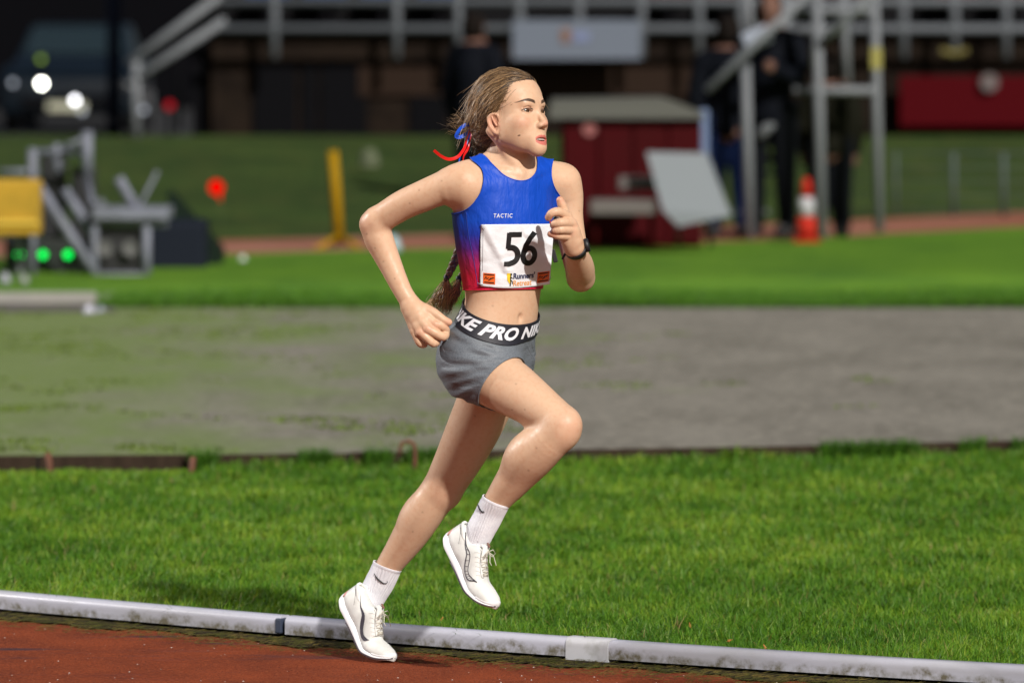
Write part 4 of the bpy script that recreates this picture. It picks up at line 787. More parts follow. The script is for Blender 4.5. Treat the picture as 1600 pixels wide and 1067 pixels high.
def head_tint(P, out):
    q = toH(P); x, y, z = q.T
    def g(cx, cy, cz, rx, ry, rz, soft=.35):
        d = np.sqrt(((x-cx)/rx)**2+((y-cy)/ry)**2+((z-cz)/rz)**2); return np.clip((1-d)/soft, 0, 1)
    def put(m, col, a=1.0): out[:] = out*(1-(m*a)[:, None])+np.array(col)*(m*a)[:, None]
    for s in (-1, 1):
        put(g(s*4.6, 6, -3.0, 2.8, 4, 2.4, .9), (.60, .275, .19), .6)
        put(g(s*3.2, 7.4, .15, 1.9, 2, .95, .6), (.46, .23, .16), .45)
        put(g(s*7.3, -.8, -2.3, 1.4, 3.0, 3.8, .8), (.60, .24, .15), .65)
        put(g(s*.60, 9.5, -4.9, .42, .8, .36, .4), (.14, .05, .03), .9)
        bx = s*x; arc = 1.85+.66*np.sin(np.clip((bx-1.1)/4.3, 0, 1)*PI*.80)-.06*np.clip(bx-3.9, 0, 9)**1.5
        th = .50*np.clip((6.4-bx)/3.2, .35, 1)*np.clip((bx-.6)/.9, .5, 1); m = np.clip((th-np.abs(z-arc))/.13, 0, 1)*np.clip((bx-1.1)/.4, 0, 1)*np.clip((5.9-bx)/.5, 0, 1)*(y > 2)
        put(m, (.045, .024, .014), .95)
        lx = (bx-3.25)/1.55; up_ = -.18-.08*(bx-3.25)*.5+.48*np.sqrt(np.clip(1-lx*lx, 0, 1)); m = np.clip((.19-np.abs(z-up_-.10))/.07, 0, 1)*(np.abs(lx) < 1.0)*(y > 5.5); put(m, (.035, .018, .012), .95)
        lo_ = -.18-.42*np.sqrt(np.clip(1-lx*lx, 0, 1)); m = np.clip((.09-np.abs(z-lo_))/.05, 0, 1)*(np.abs(lx) < 1.0)*(y > 5.5); put(m, (.16, .07, .045), .6)
    put(g(0, 10.3, -3.9, 1.6, 1.3, 1.3, .8), (.62, .24, .17), .55)
    ax = np.abs(x); w_ = np.clip(1-(ax/2.5)**2, 0, 1)
    up = -7.35+.92*w_**.75-.16*np.exp(-(x/.35)**2); lo = -7.5-1.62*np.sqrt(w_)
    up = up+.10; lo = lo-.10; m = np.clip((up-z)/.12, 0, 1)*np.clip((z-lo)/.15, 0, 1)*np.clip((2.42-ax)/.2, 0, 1)*(y > 6.1); put(m, (.54, .135, .115), .9)
    put(np.clip((.42-np.abs(z+7.58))/.1, 0, 1)*np.clip((2.1-ax)/.1, 0, 1)*(y < 8.0)*(y > 4), (.06, .015, .012), .9)
    put(g(-5.35, 3.9, -6.3, .27, 4.5, .27, .5)*(x < 0), (.05, .02, .012), 1.0)       # mole on the cheek
def build_body(h):
    V, F = nets(BODY, np.array(BODY.lo)-.01, np.array(BODY.hi)+.01, h)
    V = smooth_v(V, F, 3); me = fast_mesh('body', V, F)
    hc = (toH(V)[:, 1] > -3) & (np.linalg.norm(V-HC, axis=1) < .16)
    hd = np.zeros(len(V), bool)
    for G_ in (HAND_R, HAND_L): hd |= ((V > G_.lo-.004) & (V < G_.hi+.004)).all(1)
    sel = hc | hd
    bm = bmesh.new(); bm.from_mesh(me); bm.verts.ensure_lookup_table()
    ed = [e for e in bm.edges if sel[e.verts[0].index] and sel[e.verts[1].index]]
    bmesh.ops.subdivide_edges(bm, edges=ed, cuts=1, use_grid_fill=True)
    bm.to_mesh(me); bm.free()
    n = len(me.vertices); V = np.empty(n*3); me.vertices.foreach_get('co', V); V = V.reshape(-1, 3)
    for G_, c in ((HEADG, HC),):
        s = np.where((np.linalg.norm(V-c, axis=1) < .17) & (toH(V)[:, 2] > -9))[0]
        bs = np.argsort(np.floor(V[s, 2]/.02)*100+np.floor(V[s, 0]/.03)); s = s[bs]
        for ck in np.array_split(s, max(1, len(s)//1500)):
            for _ in range(2):
                P = V[ck]; d = BODY(P); V[ck] = P-grad(BODY, P, 4e-4)*np.clip(d, -.002, .002)[:, None]
    for G_ in (HAND_R, HAND_L):
        s = np.where(((V > G_.lo-.004) & (V < G_.hi+.004)).all(1))[0]; s = s[np.abs(BODY(V[s])) < .01]
        for ck in np.array_split(s, max(1, len(s)//3000)):
            P = V[ck]; d = BODY(P); V[ck] = P-grad(BODY, P, 4e-4)*np.clip(d, -.0015, .0015)[:, None]
    me.vertices.foreach_set('co', V.ravel()); me.update()
    col = np.tile(SKC, (n, 1)); s = np.where(np.linalg.norm(V-HC, axis=1) < .19)[0]; t = col[s]; head_tint(V[s], t); col[s] = t
    # redder knuckles, fingertips, knees and elbows
    def red(c, r, a, tone=(.60, .25, .17)):
        d = np.linalg.norm(V-np.array(c), axis=1); m = (np.clip(1-d/r, 0, 1)**.8*a)[:, None]; col[:] = col*(1-m)+np.array(tone)*m
    for c in [(700, 503, -.322), (692, 520, -.31), (680, 533, -.32), (659, 537, -.31), (680, 508, -.33), (668, 515, -.34), (657, 520, -.335)]: red(M(*c), .018, .7)
    for c in [(858, 338, -.45), (866, 352, -.45), (866, 362, -.45), (862, 367, -.445), (875, 313, -.42), (893, 352, -.425), (893, 362, -.425)]: red(M(*c), .018, .75)
    red(M(892, 668, -.48), .06, .45, (.60, .30, .2)); red(M(578, 350, -.27), .035, .45); red(M(694, 768, -.07), .05, .4, (.52, .27, .18))
    for a, b, y_ in ((592, 302, -.30), (612, 300, -.31), (640, 318, -.33), (586, 388, -.28), (599, 409, -.29), (573, 366, -.28), (655, 297, -.33), (690, 283, -.35), (617, 436, -.29), (806, 600, -.40), (820, 640, -.41), (838, 700, -.45), (800, 640, -.39), (826, 735, -.42), (660, 800, -.03), (645, 830, .0), (742, 650, -.16), (770, 478, -.31), (905, 330, -.20), (915, 420, -.25)):
        p0 = M(a, b, y_); d0 = p0-np.array((0, -CAMD, CAMZ)); d0 /= np.linalg.norm(d0); w0 = V-p0; perp = np.linalg.norm(w0-np.outer(w0@d0, d0), axis=1); m = ((1-np.clip(perp/.0032, 0, 1))*(np.abs(w0@d0) < .06))[:, None]*1.2; m = np.clip(m, 0, .30); col[:] = col*(1-m)+np.array((.16, .07, .04))*m
    at = me.color_attributes.new('tint', 'FLOAT_COLOR', 'POINT'); at.data.foreach_set('color', np.c_[col, np.ones(n)].ravel().astype(np.float32))
    return link('body', me, SKIN, PERSON, True)
HB = float(os.environ.get('BODY_H', '.0025'))
import time as _t; _t0 = _t.time()
def eyes():
    EW = pm('eye', (.62, .60, .57), .12); nt = EW.node_tree; N = nt.nodes; L = nt.links; b = N['Principled BSDF']; at_ = N.new('ShaderNodeAttribute'); at_.attribute_name = 'tint'; L.new(at_.outputs['Color'], b.inputs['Base Color'])
    for sx in (-1, 1):
        c = np.array((sx*3.2, 6.30, -.10)); r = 1.24; bm = bmesh.new(); bmesh.ops.create_uvsphere(bm, u_segments=96, v_segments=64, radius=1)
        me = bpy.data.meshes.new('eye'); P = np.array([v.co[:] for v in bm.verts]); Q = np.array([hp(*(c+p*r)) for p in P])
        for v, q in zip(bm.verts, Q): v.co = q
        bm.to_mesh(me); bm.free(); g = np.array((.14, 1, -.08)); g = g/np.linalg.norm(g); a = np.degrees(np.arccos(np.clip(P@g, -1, 1)))
        col = np.tile((.13, .115, .105), (len(P), 1)); col[a < 44] = (.035, .018, .010); col[a < 39] = (.075, .036, .016); col[a < 14] = (.004, .003, .003)
        q_ = me.color_attributes.new('tint', 'FLOAT_COLOR', 'POINT'); q_.data.foreach_set('color', np.c_[col, np.ones(len(P))].ravel()); link('eye', me, EW, PERSON, True)
    TE = pm('tooth_enamel', (.78, .74, .66), .2)
    for k in range(-3, 4):
        x = k*.62; y = 8.15-.10*x*x*.6; p = hp(x, y, -7.30); MB().box(p, (.0055, .0035, .0075), Matrix(HM.tolist()) @ Matrix.Rotation(-x*.14, 3, 'Z'), .0012).build('tooth', TE, PERSON, True)
eyes()
if os.environ.get('FACE_ONLY'):
    V, F = nets(HEADG, HEADG.lo-.01, HEADG.hi+.01, .0013); me = fast_mesh('body', V, F); t = np.tile(SKC, (len(V), 1)); head_tint(V, t)
    at = me.color_attributes.new('tint', 'FLOAT_COLOR', 'POINT'); at.data.foreach_set('color', np.c_[t, np.ones(len(V))].ravel().astype(np.float32)); link('body', me, SKIN, PERSON, True)
else: build_body(HB)
print('body', round(_t.time()-_t0, 1))
# ------------------------------------------------------------------ clothing
def V3(p): return np.array(p, float)
def top_mat():
    m = pm('top_fabric', (.004, .055, .50), .55, spec=.35, bump=[(8, .55, .05, (1, 1, .4)), (700, .08, .0006)])
    nt = m.node_tree; N = nt.nodes; L = nt.links; b = N['Principled BSDF']; g = N.new('ShaderNodeAttribute'); g.attribute_name = 'fade'
    r = N.new('ShaderNodeValToRGB'); L.new(g.outputs['Fac'], r.inputs[0]); e = r.color_ramp.elements
    e[0].position = 0; e[0].color = (.002, .060, .48, 1); e[1].position = 1; e[1].color = (.62, .012, .055, 1)
    for p, c in ((.25, (.012, .035, .36)), (.5, (.10, .02, .24)), (.72, (.36, .02, .13))):
        q = e.new(p); q.color = (*c, 1)
    L.new(r.outputs[0], b.inputs['Base Color']); return m
TOPB = Grp(TORX+SH+[(hard(NECK), .035)]+CLAV+[(hard(ARM_R[:6]), .002), (hard(ARM_L[:5]), .002)])
nk = M(793, 243, -.275)
def ell_f(c, r, rot=None):
    q = Ell(c, r, rot); return lambda P: -q(P)
def sph_f(c, r):
    c = V3(c); return lambda P: r-np.linalg.norm(P-c, axis=1)
hem = M(786, 452, -.33)
TOPF = Off(TOPB, .0042)
NKE = Ell(nk, (.074, .110, .086), CH); AH = [(V3(M(702, 285, -.352)), R(50, -.35)), (V3(M(918, 268, -.165)), R(57, -.16))]
def topclip(P):
    d = np.maximum((P-hem)@np.array((.02, -.05, -1)), -NKE(P))
    for sg, (c, r) in zip((-1, 1), AH): d = np.maximum(d, np.maximum(r-np.hypot(P[:,0]-c[0], P[:,2]-c[2]), (P-c)@CH[:,0]*sg))
    for g_ in (ARM_R, ARM_L): d = np.maximum(d, np.minimum(.016-np.maximum(hard(g_)(P), 0), TORSO(P)-.020)*1.0)
    return d
HC_ = .0026 if HB < .003 else HB
top = shell('crop_top', TOPF, np.array((M(690, 250, -.4)[0], -.42, hem[2]-.02)), np.array((M(900, 250, -.1)[0], -.08, M(800, 236)[2])), HC_, topclip, top_mat(), PERSON)
TOPS = Grp([(TOPF, 0)])
def attr(o, name, fn):
    me = o.data; n = len(me.vertices); v = np.empty(n*3); me.vertices.foreach_get('co', v); a = me.attributes.new(name, 'FLOAT', 'POINT')
    a.data.foreach_set('value', fn(v.reshape(-1, 3)).astype(np.float32))
def fade(P):
    q = (P-np.array([TORSO.at(0)[0][0] if False else 0, 0, 0])); c = np.stack([np.interp(P[:,2], TORSO.z, TORSO.t[0]), np.interp(P[:,2], TORSO.z, TORSO.t[1])], 1)
    x = P[:,0]-c[:,0]; y = P[:,1]-c[:,1]; lat = np.abs(x*CH[0,0]+y*CH[1,0])/.13
    z = (M(0, 452, -.3)[2]-P[:,2])/-1; t = 1-np.clip(z/(.032+.150*np.clip((lat-.25)/.5, 0, 1)), 0, 1)
    return np.clip(t*1.25, 0, 1)
attr(top, 'fade', fade)
def surf_line(f, pts, off, step=.004):    # points (px, py) dropped onto the front of f
    out = []
    P = np.array([M(a, b, -.6) for a, b in pts]); n = np.ones(len(P)); dd = P-np.array((0, -CAMD, CAMZ)); dd = dd/np.linalg.norm(dd, axis=1)[:, None]
    t = np.zeros(len(P))
    for _ in range(60): t = t+np.clip(f(P+dd*t[:, None]), -.02, .03)*.9
    Q = P+dd*t[:, None]; return Q+grad(f, Q)*off
def px_line(pts, n=24):
    A = np.array(pts, float); t = np.r_[0, np.cumsum(np.linalg.norm(np.diff(A, axis=0), axis=1))]; ts = np.linspace(0, t[-1], n)
    return np.stack([catm(t, A[:,0], ts), catm(t, A[:,1], ts)], 1)
def rims(o, r, mat, name, parent, n=6, minlen=10):
    bm = bmesh.new(); bm.from_mesh(o.data); bmesh.ops.remove_doubles(bm, verts=bm.verts, dist=2e-4); bm.verts.ensure_lookup_table()
    adj = {}
    for e in bm.edges:
        if e.is_boundary: a, b = e.verts[0].index, e.verts[1].index; adj.setdefault(a, []).append(b); adj.setdefault(b, []).append(a)
    co = {i: bm.verts[i].co.copy() for i in adj}; bm.free(); seen = set(); out = []
    for st in adj:
        if st in seen: continue
        loop = [st]; seen.add(st); cur = st
        while True:
            nx = [q for q in adj[cur] if q not in seen]
            if not nx: break
            cur = nx[0]; seen.add(cur); loop.append(cur)
        if len(loop) < minlen: continue
        P = np.array([co[i][:] for i in loop]); cl = np.linalg.norm(P[0]-P[-1]) < .01
        if cl: P = np.r_[P, P[:1]]
        t = np.r_[0, np.cumsum(np.linalg.norm(np.diff(P, axis=0), axis=1))]; ts = np.linspace(0, t[-1], max(8, int(t[-1]/.004))); P = np.stack([np.interp(ts, t, P[:,i]) for i in range(3)], 1)
        for _ in range(2):
            Q = P.copy(); Q[1:-1] = (P[:-2]+P[1:-1]*2+P[2:])/4
            if cl: Q[0] = Q[-1] = (P[-2]+2*P[0]+P[1])/4
            P = Q
        out.append(MB().tube(P, r, n, cap=not cl).build(name, mat, parent, True))
    return out
for c_ in rims(top, .0015, top.data.materials[0], 'binding', top): attr(c_, 'fade', fade)
SEAM = pm('seam_thread', (.02, .05, .30), .7); HEMC = pm('hem_band', (.55, .012, .05), .6)
for nm, pts, r, mt in (('seam', [(728, 331), (732, 365), (740, 405), (747, 448)], .0007, SEAM),
                       ('hem_stitching', [(724, 446), (760, 447.5), (800, 448.5), (840, 448.5), (850, 448)], .0006, HEMC)):
    q = surf_line(TOPF, px_line(pts), .0002); MB().tube(q, r, 6).build(nm, mt, top, True)
# shorts
A_, B_, C_ = M(721, 464, -.235), M(841.6, 502, -.235), M(792, 503.5, -.315)
bn = np.cross(B_-A_, C_-A_); bn = bn/np.linalg.norm(bn); bn = bn if bn[2] > 0 else -bn
BANDW = .0475
hr = [M(766, 586, -.384), M(806, 559, -.347), M(753, 628, -.321)]; rn = np.cross(hr[1]-hr[0], hr[2]-hr[0]); rn /= np.linalg.norm(rn)
kd = M(878, 664, -.448)-M(744, 572, -.285); rn = rn if rn@kd > 0 else -rn; rn = rn*.6+kd/np.linalg.norm(kd)*.4; rn /= np.linalg.norm(rn)
ld = M(692, 764, -.028)-M(785, 575, -.155); ld /= np.linalg.norm(ld)
def folds(P):
    o = M(838, 560, -.30); d = P-o; a = np.arctan2(d[:,2]+.02, -d[:,0]); r = np.linalg.norm(d, axis=1)
    m = np.clip((r-.05)/.10, 0, 1)*np.clip((.30-r)/.08, 0, 1)
    return (np.sin(a*26+3*np.sin(r*20))*.5+.5*np.sin(a*43+r*40+1)+1)*.0027*m*np.clip(-((P-hr[0])@rn)/.035, 0, 1)*np.clip(((A_-bn*(BANDW-.002)-P)@bn)/.018, 0, 1)
class Fold:
    def __init__(s, p): s.p = p; s.lo = p.lo; s.hi = p.hi
    def __call__(s, P): return s.p(P)-folds(P)
SHB = Grp([(Grp(GLUT and [(TORSO, 0)]+GLUT+LR0+LL0), 0), (LEGR_G, .002), (LEGL_G, .002)])
SHF = Fold(Off(SHB, .0036)); LRC = hard(LEG_R); LLC = hard(LEG_L); hl = M(755, 615, -.135)
def shclip(P):
    t = TORSO(P)-.022; a = LRC(P); b = LLC(P)
    vr = np.minimum(np.minimum((P-hr[0])@rn, t), (b-a)); vl = np.minimum(np.minimum((P-hl)@ld, t), (a-b))
    return np.maximum(np.maximum((P-(A_-bn*(BANDW-.004)))@bn, vr), vl)
SHM = pm('shorts_fabric', (.085, .10, .12), .62, noise=(420, (.19, .21, .235), .40, .62, 3, (1, 1, 3.5)), bump=[(9, .45, .03, (.5, .5, 1.6)), (700, .12, .0006)])
shorts = shell('shorts', SHF, np.array((M(655, 0, -.3)[0], -.46, M(0, 660, -.3)[2])), np.array((M(865, 0, -.2)[0], .04, M(0, 462, -.3)[2])), HC_, shclip, SHM, PERSON)
rims(shorts, .0014, SHM, 'hem', shorts)
BANDB = Grp([(TORSO, 0)]+GLUT+LR0+LL0)
BF = Off(BANDB, .0068)
band = shell('waistband', BF, np.array([M(690, 0, -.3)[0], -.40, M(0, 560, -.3)[2]]), np.array([M(860, 0, -.3)[0], -.08, M(0, 455, -.3)[2]]), HC_, lambda P: np.maximum((P-A_)@bn, (A_-bn*BANDW-P)@bn), pm('waistband_elastic', (.012, .012, .02), .6, bump=[(500, .2, .001)]), shorts, .003)
PRINTW = pm('white_print', (.72, .73, .78), .6); PRINTK = pm('black_print', (.006, .006, .007), .5)
ctr = M(779, 500, -.232); e1 = np.cross(bn, V3((math.sin(D2(50)), -math.cos(D2(50)), 0))); e1 /= np.linalg.norm(e1); e2 = np.cross(e1, bn)     # e2 points forward
if e1@np.array((1, 0, 0)) < 0: e1 = -e1
if e2@np.array((0, -1, 0)) < 0: e2 = -e2
c0 = ctr-bn*((ctr-A_)@bn); fs = Off(BANDB, .0068)
phi = np.linspace(-2.2, 2.2, 160); dirs = np.sin(phi)[:,None]*e1+np.cos(phi)[:,None]*e2; ring = surf(fs, c0-bn*BANDW/2+0*dirs, dirs, .0, .3); arc = np.r_[0, np.cumsum(np.linalg.norm(np.diff(ring, axis=0), axis=1))]
def wrap_band(u, v, off=.0010):      # u metres along the band from the reference, v metres across
    ph = np.interp(u, arc-arc0, phi); d = np.sin(ph)[:,None]*e1+np.cos(ph)[:,None]*e2
    return surf(fs, c0-bn*BANDW/2+bn*v[:,None], d, 0, .3)+d*off
j = int(np.argmin(np.abs((ring[:,0]-M(789, 512, -.31)[0])+(ring[:,1] > -.22)*9))); arc0 = arc[j]
Vt, Ft = font_mesh('NIKE PRO NIKE PRO NIKE PRO', .040, .0016, .35, 1.12, 1.02, .005)
# centre the middle PRO on the reference point
xs_ = Vt[:,0]; span = xs_.max()-xs_.min(); Vt[:,0] -= (xs_.min()+span*.5); 
Vp, Fp = font_mesh('NIKE PRO NIKE PRO NIKE', .040, .0016, .35, 1.42, 1.02, .005)
Vt, Ft = Vp, Fp; Vt[:,0] -= (Vt[:,0].min()+Vt[:,0].max())/2; Vt[:,0] += PROSHIFT if 'PROSHIFT' in globals() else .127
k_ = np.abs(Vt[:,0]) < .17; Q = wrap_band(np.clip(Vt[:,0], -.2, .2), Vt[:,1])
Fk = [f for f in Ft if all(k_[i] for i in f)]; us = sorted({i for f in Fk for i in f}); mp = {a: b for b, a in enumerate(us)}
link('band_lettering', mesh('band_lettering', Q[us], [tuple(mp[i] for i in f) for f in Fk]), PRINTW, band)
# bib: a stiff sheet pinned over the chest, its own gentle creases
BW, BH = .198, .168
bc = [(751, 351), (866, 350), (859, 444), (750, 447)]
nu, nv = 44, 36; uu = np.linspace(0, 1, nu); vv = np.linspace(0, 1, nv)
PX = np.array([[((1-v)*((1-u)*bc[0][0]+u*bc[1][0])+v*((1-u)*bc[3][0]+u*bc[2][0]), (1-v)*((1-u)*bc[0][1]+u*bc[1][1])+v*((1-u)*bc[3][1]+u*bc[2][1])+5*v*math.sin(u*PI)) for u in uu] for v in vv])
Bd = surf_line(TOPF, PX.reshape(-1, 2), .0).reshape(nv, nu, 3); Dp = Bd[:,:,1].copy(); Dp = np.where(np.isfinite(Dp), Dp, -.3); Dp = np.clip(Dp, Dp.min(), np.median(Dp)+.075)
raw = Dp.copy()
for _ in range(30):
    E_ = np.pad(Dp, 1, mode='edge'); Dp = (E_[:-2,1:-1]+E_[2:,1:-1]+E_[1:-1,:-2]+E_[1:-1,2:]+Dp)/5
Dp = np.minimum(Dp, raw)-.0035
U_, V_ = np.meshgrid(uu, vv)
def crease(u, v, a, b, c, w, h):
    d = (u*a+v*b-c)/w; return h*np.exp(-np.abs(d)**1.3)
Dp += crease(U_, V_, .9, -.42, -.05, .05, .004)*(V_ < .8)-crease(U_, V_, .9, -.42, .04, .05, .004)*(V_ < .75)+crease(U_, V_, .25, 1, .62, .04, .003)*(U_ < .5)-crease(U_, V_, -.5, 1, -.15, .05, .005)*(U_ > .6)+crease(U_, V_, -.9, 1, -.35, .05, .003)*(U_ > .55)-np.clip(.0035*np.sin(U_*9+V_*5), 0, 1)
Dp = np.minimum(Dp, raw-.0012)
BIB = np.array([[M(PX[i,j,0], PX[i,j,1], Dp[i,j]) for j in range(nu)] for i in range(nv)])
def bibP(u, v, off=0.0):
    u = np.clip(u, 0, 1)*(nu-1); v = np.clip(v, 0, 1)*(nv-1); i = np.minimum(v.astype(int), nv-2); j = np.minimum(u.astype(int), nu-2); a = (u-j)[:,None]; b = (v-i)[:,None]
    p = (BIB[i,j]*(1-a)+BIB[i,j+1]*a)*(1-b)+(BIB[i+1,j]*(1-a)+BIB[i+1,j+1]*a)*b
    return p+np.array((.0, -1, 0))*off
PAPER = pm('bib_paper', (.76, .77, .80), .45, bump=[(8, .55, .02), (30, .10, .003)], spec=.5)
q = BIB.reshape(-1, 3); nb_ = len(q); f = [(i*nu+j, (i+1)*nu+j, (i+1)*nu+j+1, i*nu+j+1) for i in range(nv-1) for j in range(nu-1)]
bib = link('race_bib', mesh('race_bib', q, f), PAPER, PERSON, True)
md = bib.modifiers.new('thickness', 'SOLIDIFY'); md.thickness = .0006; md.offset = -1
def bib_print(name, V, F, cu, cv, mat, off=.0014, flip=1):   # V in metres about its centre
    P = bibP(cu+V[:,0]/BW, cv-V[:,1]/BH, off); return link(name, mesh(name, P, F), mat, bib)
def poly2(pts, seg=.004):
    bm = bmesh.new(); bm.faces.new([bm.verts.new((*p, 0)) for p in pts]); bmesh.ops.triangulate(bm, faces=bm.faces)
    for _ in range(5):
        ed = [e for e in bm.edges if e.calc_length() > seg]
        if not ed: break
        bmesh.ops.subdivide_edges(bm, edges=ed, cuts=1); bmesh.ops.triangulate(bm, faces=bm.faces)
    bm.verts.index_update(); V = np.array([v.co[:] for v in bm.verts]); F = [tuple(v.index for v in f.verts) for f in bm.faces]; bm.free(); return V, F
def stroke2(pts, w, closed=False, seg=.003):    # constant or varying width stroke in 2-D
    A = np.array(pts, float); ws = np.array(w if hasattr(w, '__len__') else [w]*len(A), float)
    if not closed:
        t0 = np.r_[0, np.cumsum(np.linalg.norm(np.diff(A, axis=0), axis=1))]; ts = np.unique(np.r_[t0, np.arange(0, t0[-1], seg)]); ws = np.interp(ts, t0, ws); A = np.stack([np.interp(ts, t0, A[:,0]), np.interp(ts, t0, A[:,1])], 1)
    n = len(A)
    t = np.roll(A, -1, 0)-np.roll(A, 1, 0)
    if not closed: t[0] = A[1]-A[0]; t[-1] = A[-1]-A[-2]
    t /= np.linalg.norm(t, axis=1)[:,None]; nn = np.stack([-t[:,1], t[:,0]], 1); V = np.concatenate([A+nn*ws[:,None]/2, A-nn*ws[:,None]/2]); V = np.c_[V, np.zeros(len(V))]
    return V, [(i, (i+1)%n, n+(i+1)%n, n+i) for i in range(n if closed else n-1)]
def arc2(cx, cy, rx, ry, a0, a1, n=20): return [(cx+rx*math.cos(D2(a)), cy+ry*math.sin(D2(a))) for a in np.linspace(a0, a1, n)]
# numerals: heavy condensed, drawn as strokes
five = [([(.0245, .0400), (-.0095, .0400)], .0138), ([(-.0085, .0450), (-.0108, .0020)], .0125)]
bow = [(-.0135, .0035)]+arc2(-.0025, -.0150, .0185, .0205, 95, -75, 22)+[(-.0075, -.0385), (-.0205, -.0385)]
five.append((bow, [.011]+[.0148]*22+[.014, .012]))
six = [(arc2(0, -.0175, .0155, .0205, 0, 360, 40)[:-1], [.0140]*39), ([(.0125, .0455), (.0015, .0300), (-.0085, .0120), (-.0150, -.0080), (-.0160, -.0200)], [.0150, .0140, .0135, .0130, .012])]
def comb(parts, ox, sx=1.0, sy=1.0):
    V = []; F = []
    for k, (p, w_) in enumerate(parts):
        v, f_ = stroke2(p, w_, closed=(len(p) == 39)); b = len(V); v = np.array(v); v[:,0] = v[:,0]*sx+ox; v[:,1] *= sy; v[:,2] = k*.00025; V += [tuple(x) for x in v]; F += [tuple(i+b for i in q) for q in f_]
    return np.array(V), F
def bib_print3(name, V, F, cu, cv, mat, off=.0014):
    P = bibP(cu+V[:,0]/BW, cv-V[:,1]/BH, off)+np.array((0, -1, 0))*V[:,2:3]; return link(name, mesh(name, P, F), mat, bib)
for nm, pr, ox in (('numeral', five, -.0245), ('numeral', six, .0225)):
    V, F = comb(pr, ox, 1.02, .98); bib_print3(nm, V, F, .565, .395, PRINTK)
ORG = pm('orange_print', (.75, .13, .015), .5); YEL = pm('yellow_print', (.85, .58, .03), .5); NAVY = pm('navy_print', (.02, .025, .09), .5); LORG = pm('pale_orange_print', (.78, .33, .08), .5)
for cu in (.13, .90):
    V, F = poly2([(-.017, -.0145), (.017, -.0145), (.017, .0145), (-.017, .0145)]); bib_print('badge', V, F, cu, .865, ORG)
    for k in range(2): V, F = stroke2([(-.014, .0105-.021*k), (.014, .0105-.021*k)], .003); bib_print('badge_bar', V, F, cu, .865, PRINTK, .0020)
    rr = np.random.default_rng(3)
    for k in range(5):
        a = -.010+.005*k; V, F = stroke2([(a-.003, -.003+.002*math.sin(k*2)), (a, .004*math.cos(k*1.7)), (a+.004, .002)], .0022); bib_print('badge_emblem', V, F, cu, .865, PRINTK, .0020)
V, F = poly2([(-.010, .015), (.001, .015), (.002, -.002), (-.001, -.013), (-.008, -.004)]); bib_print('sponsor_mark', V, F, .43, .855, YEL)
for pts, w_ in (([(.0005, .010), (-.0005, .002), (.0005, -.006), (-.0005, -.018)], .0028), ([(.0005, -.002), (.005, -.005), (.006, -.012)], .002), ([(.0005, .006), (.006, .002)], .0018)):
    V, F = stroke2(pts, w_); bib_print('sponsor_runner', V, F, .435, .86, PRINTK, .0020)
V, F = poly2(arc2(.001, .013, .0028, .0028, 0, 340, 10)); bib_print('sponsor_runner', V, F, .435, .86, PRINTK, .0020)
V, F = font_mesh("Runners'", .0205, .0006, 0, .84, 1.0, .006, 'LEFT'); bib_print('sponsor_lettering', V, F, .47, .815, NAVY)
V, F = font_mesh("Retreat", .0205, .0003, 0, .84, 1.0, .006, 'LEFT'); bib_print('sponsor_lettering', V, F, .47, .925, LORG)
V, F = stroke2([(-.0, .06), (0, -.05)], .0012); bib_print('fine_print', V, F, .035, .45, pm('grey_print', (.35, .35, .36), .6))
for cu, cv, a in ((.02, .02, -.9), (.02, .97, 2.8), (.985, .93, 1.0)):
    p = bibP(np.array([cu]), np.array([cv]), .002)[0]; d = np.array((math.cos(a), -.1, math.sin(a)))*.011
    MB().tube([p-d*.4, p+d+np.array((0, -.002, 0))], .0008, 6).build('safety_pin', METAL, bib, True)
# lettering on the chest
V, F = font_mesh('TACTIC', .0150, .0002, .12, .80, 1.25, .004)
pp = np.array([M(785.5+x*FPX/(CAMD-.34), 337.5-y*FPX/(CAMD-.34), -.5) for x, y, _ in V]); 
Q = surf_line(TOPF, [(785.5+x*580*1.02, 337.5-y*580*1.02) for x, y, _ in V], .0012)
link('chest_lettering', mesh('chest_lettering', Q, F), PRINTW, top)
# crest half hidden by the hand
for pts, m_ in (([(857, 334), (872, 334), (873, 346), (858, 346)], pm('crest_teal', (.03, .22, .30), .5)), ([(858, 346), (864, 346), (864, 358), (859, 357)], pm('crest_red', (.6, .02, .03), .5)), ([(862, 334), (866, 326), (870, 334)], YEL)):
    Q = surf_line(TOPF, pts, .0015); link('crest', mesh('crest', Q, [tuple(range(len(pts)))]), m_, top)
# timing chip tag behind the bib
p = M(866, 400, -.262); MB().box(p, (.012, .010, .035), Matrix.Rotation(-.25, 3, 'Y').to_3x3(), .002).build('clip', BLACK, PERSON)
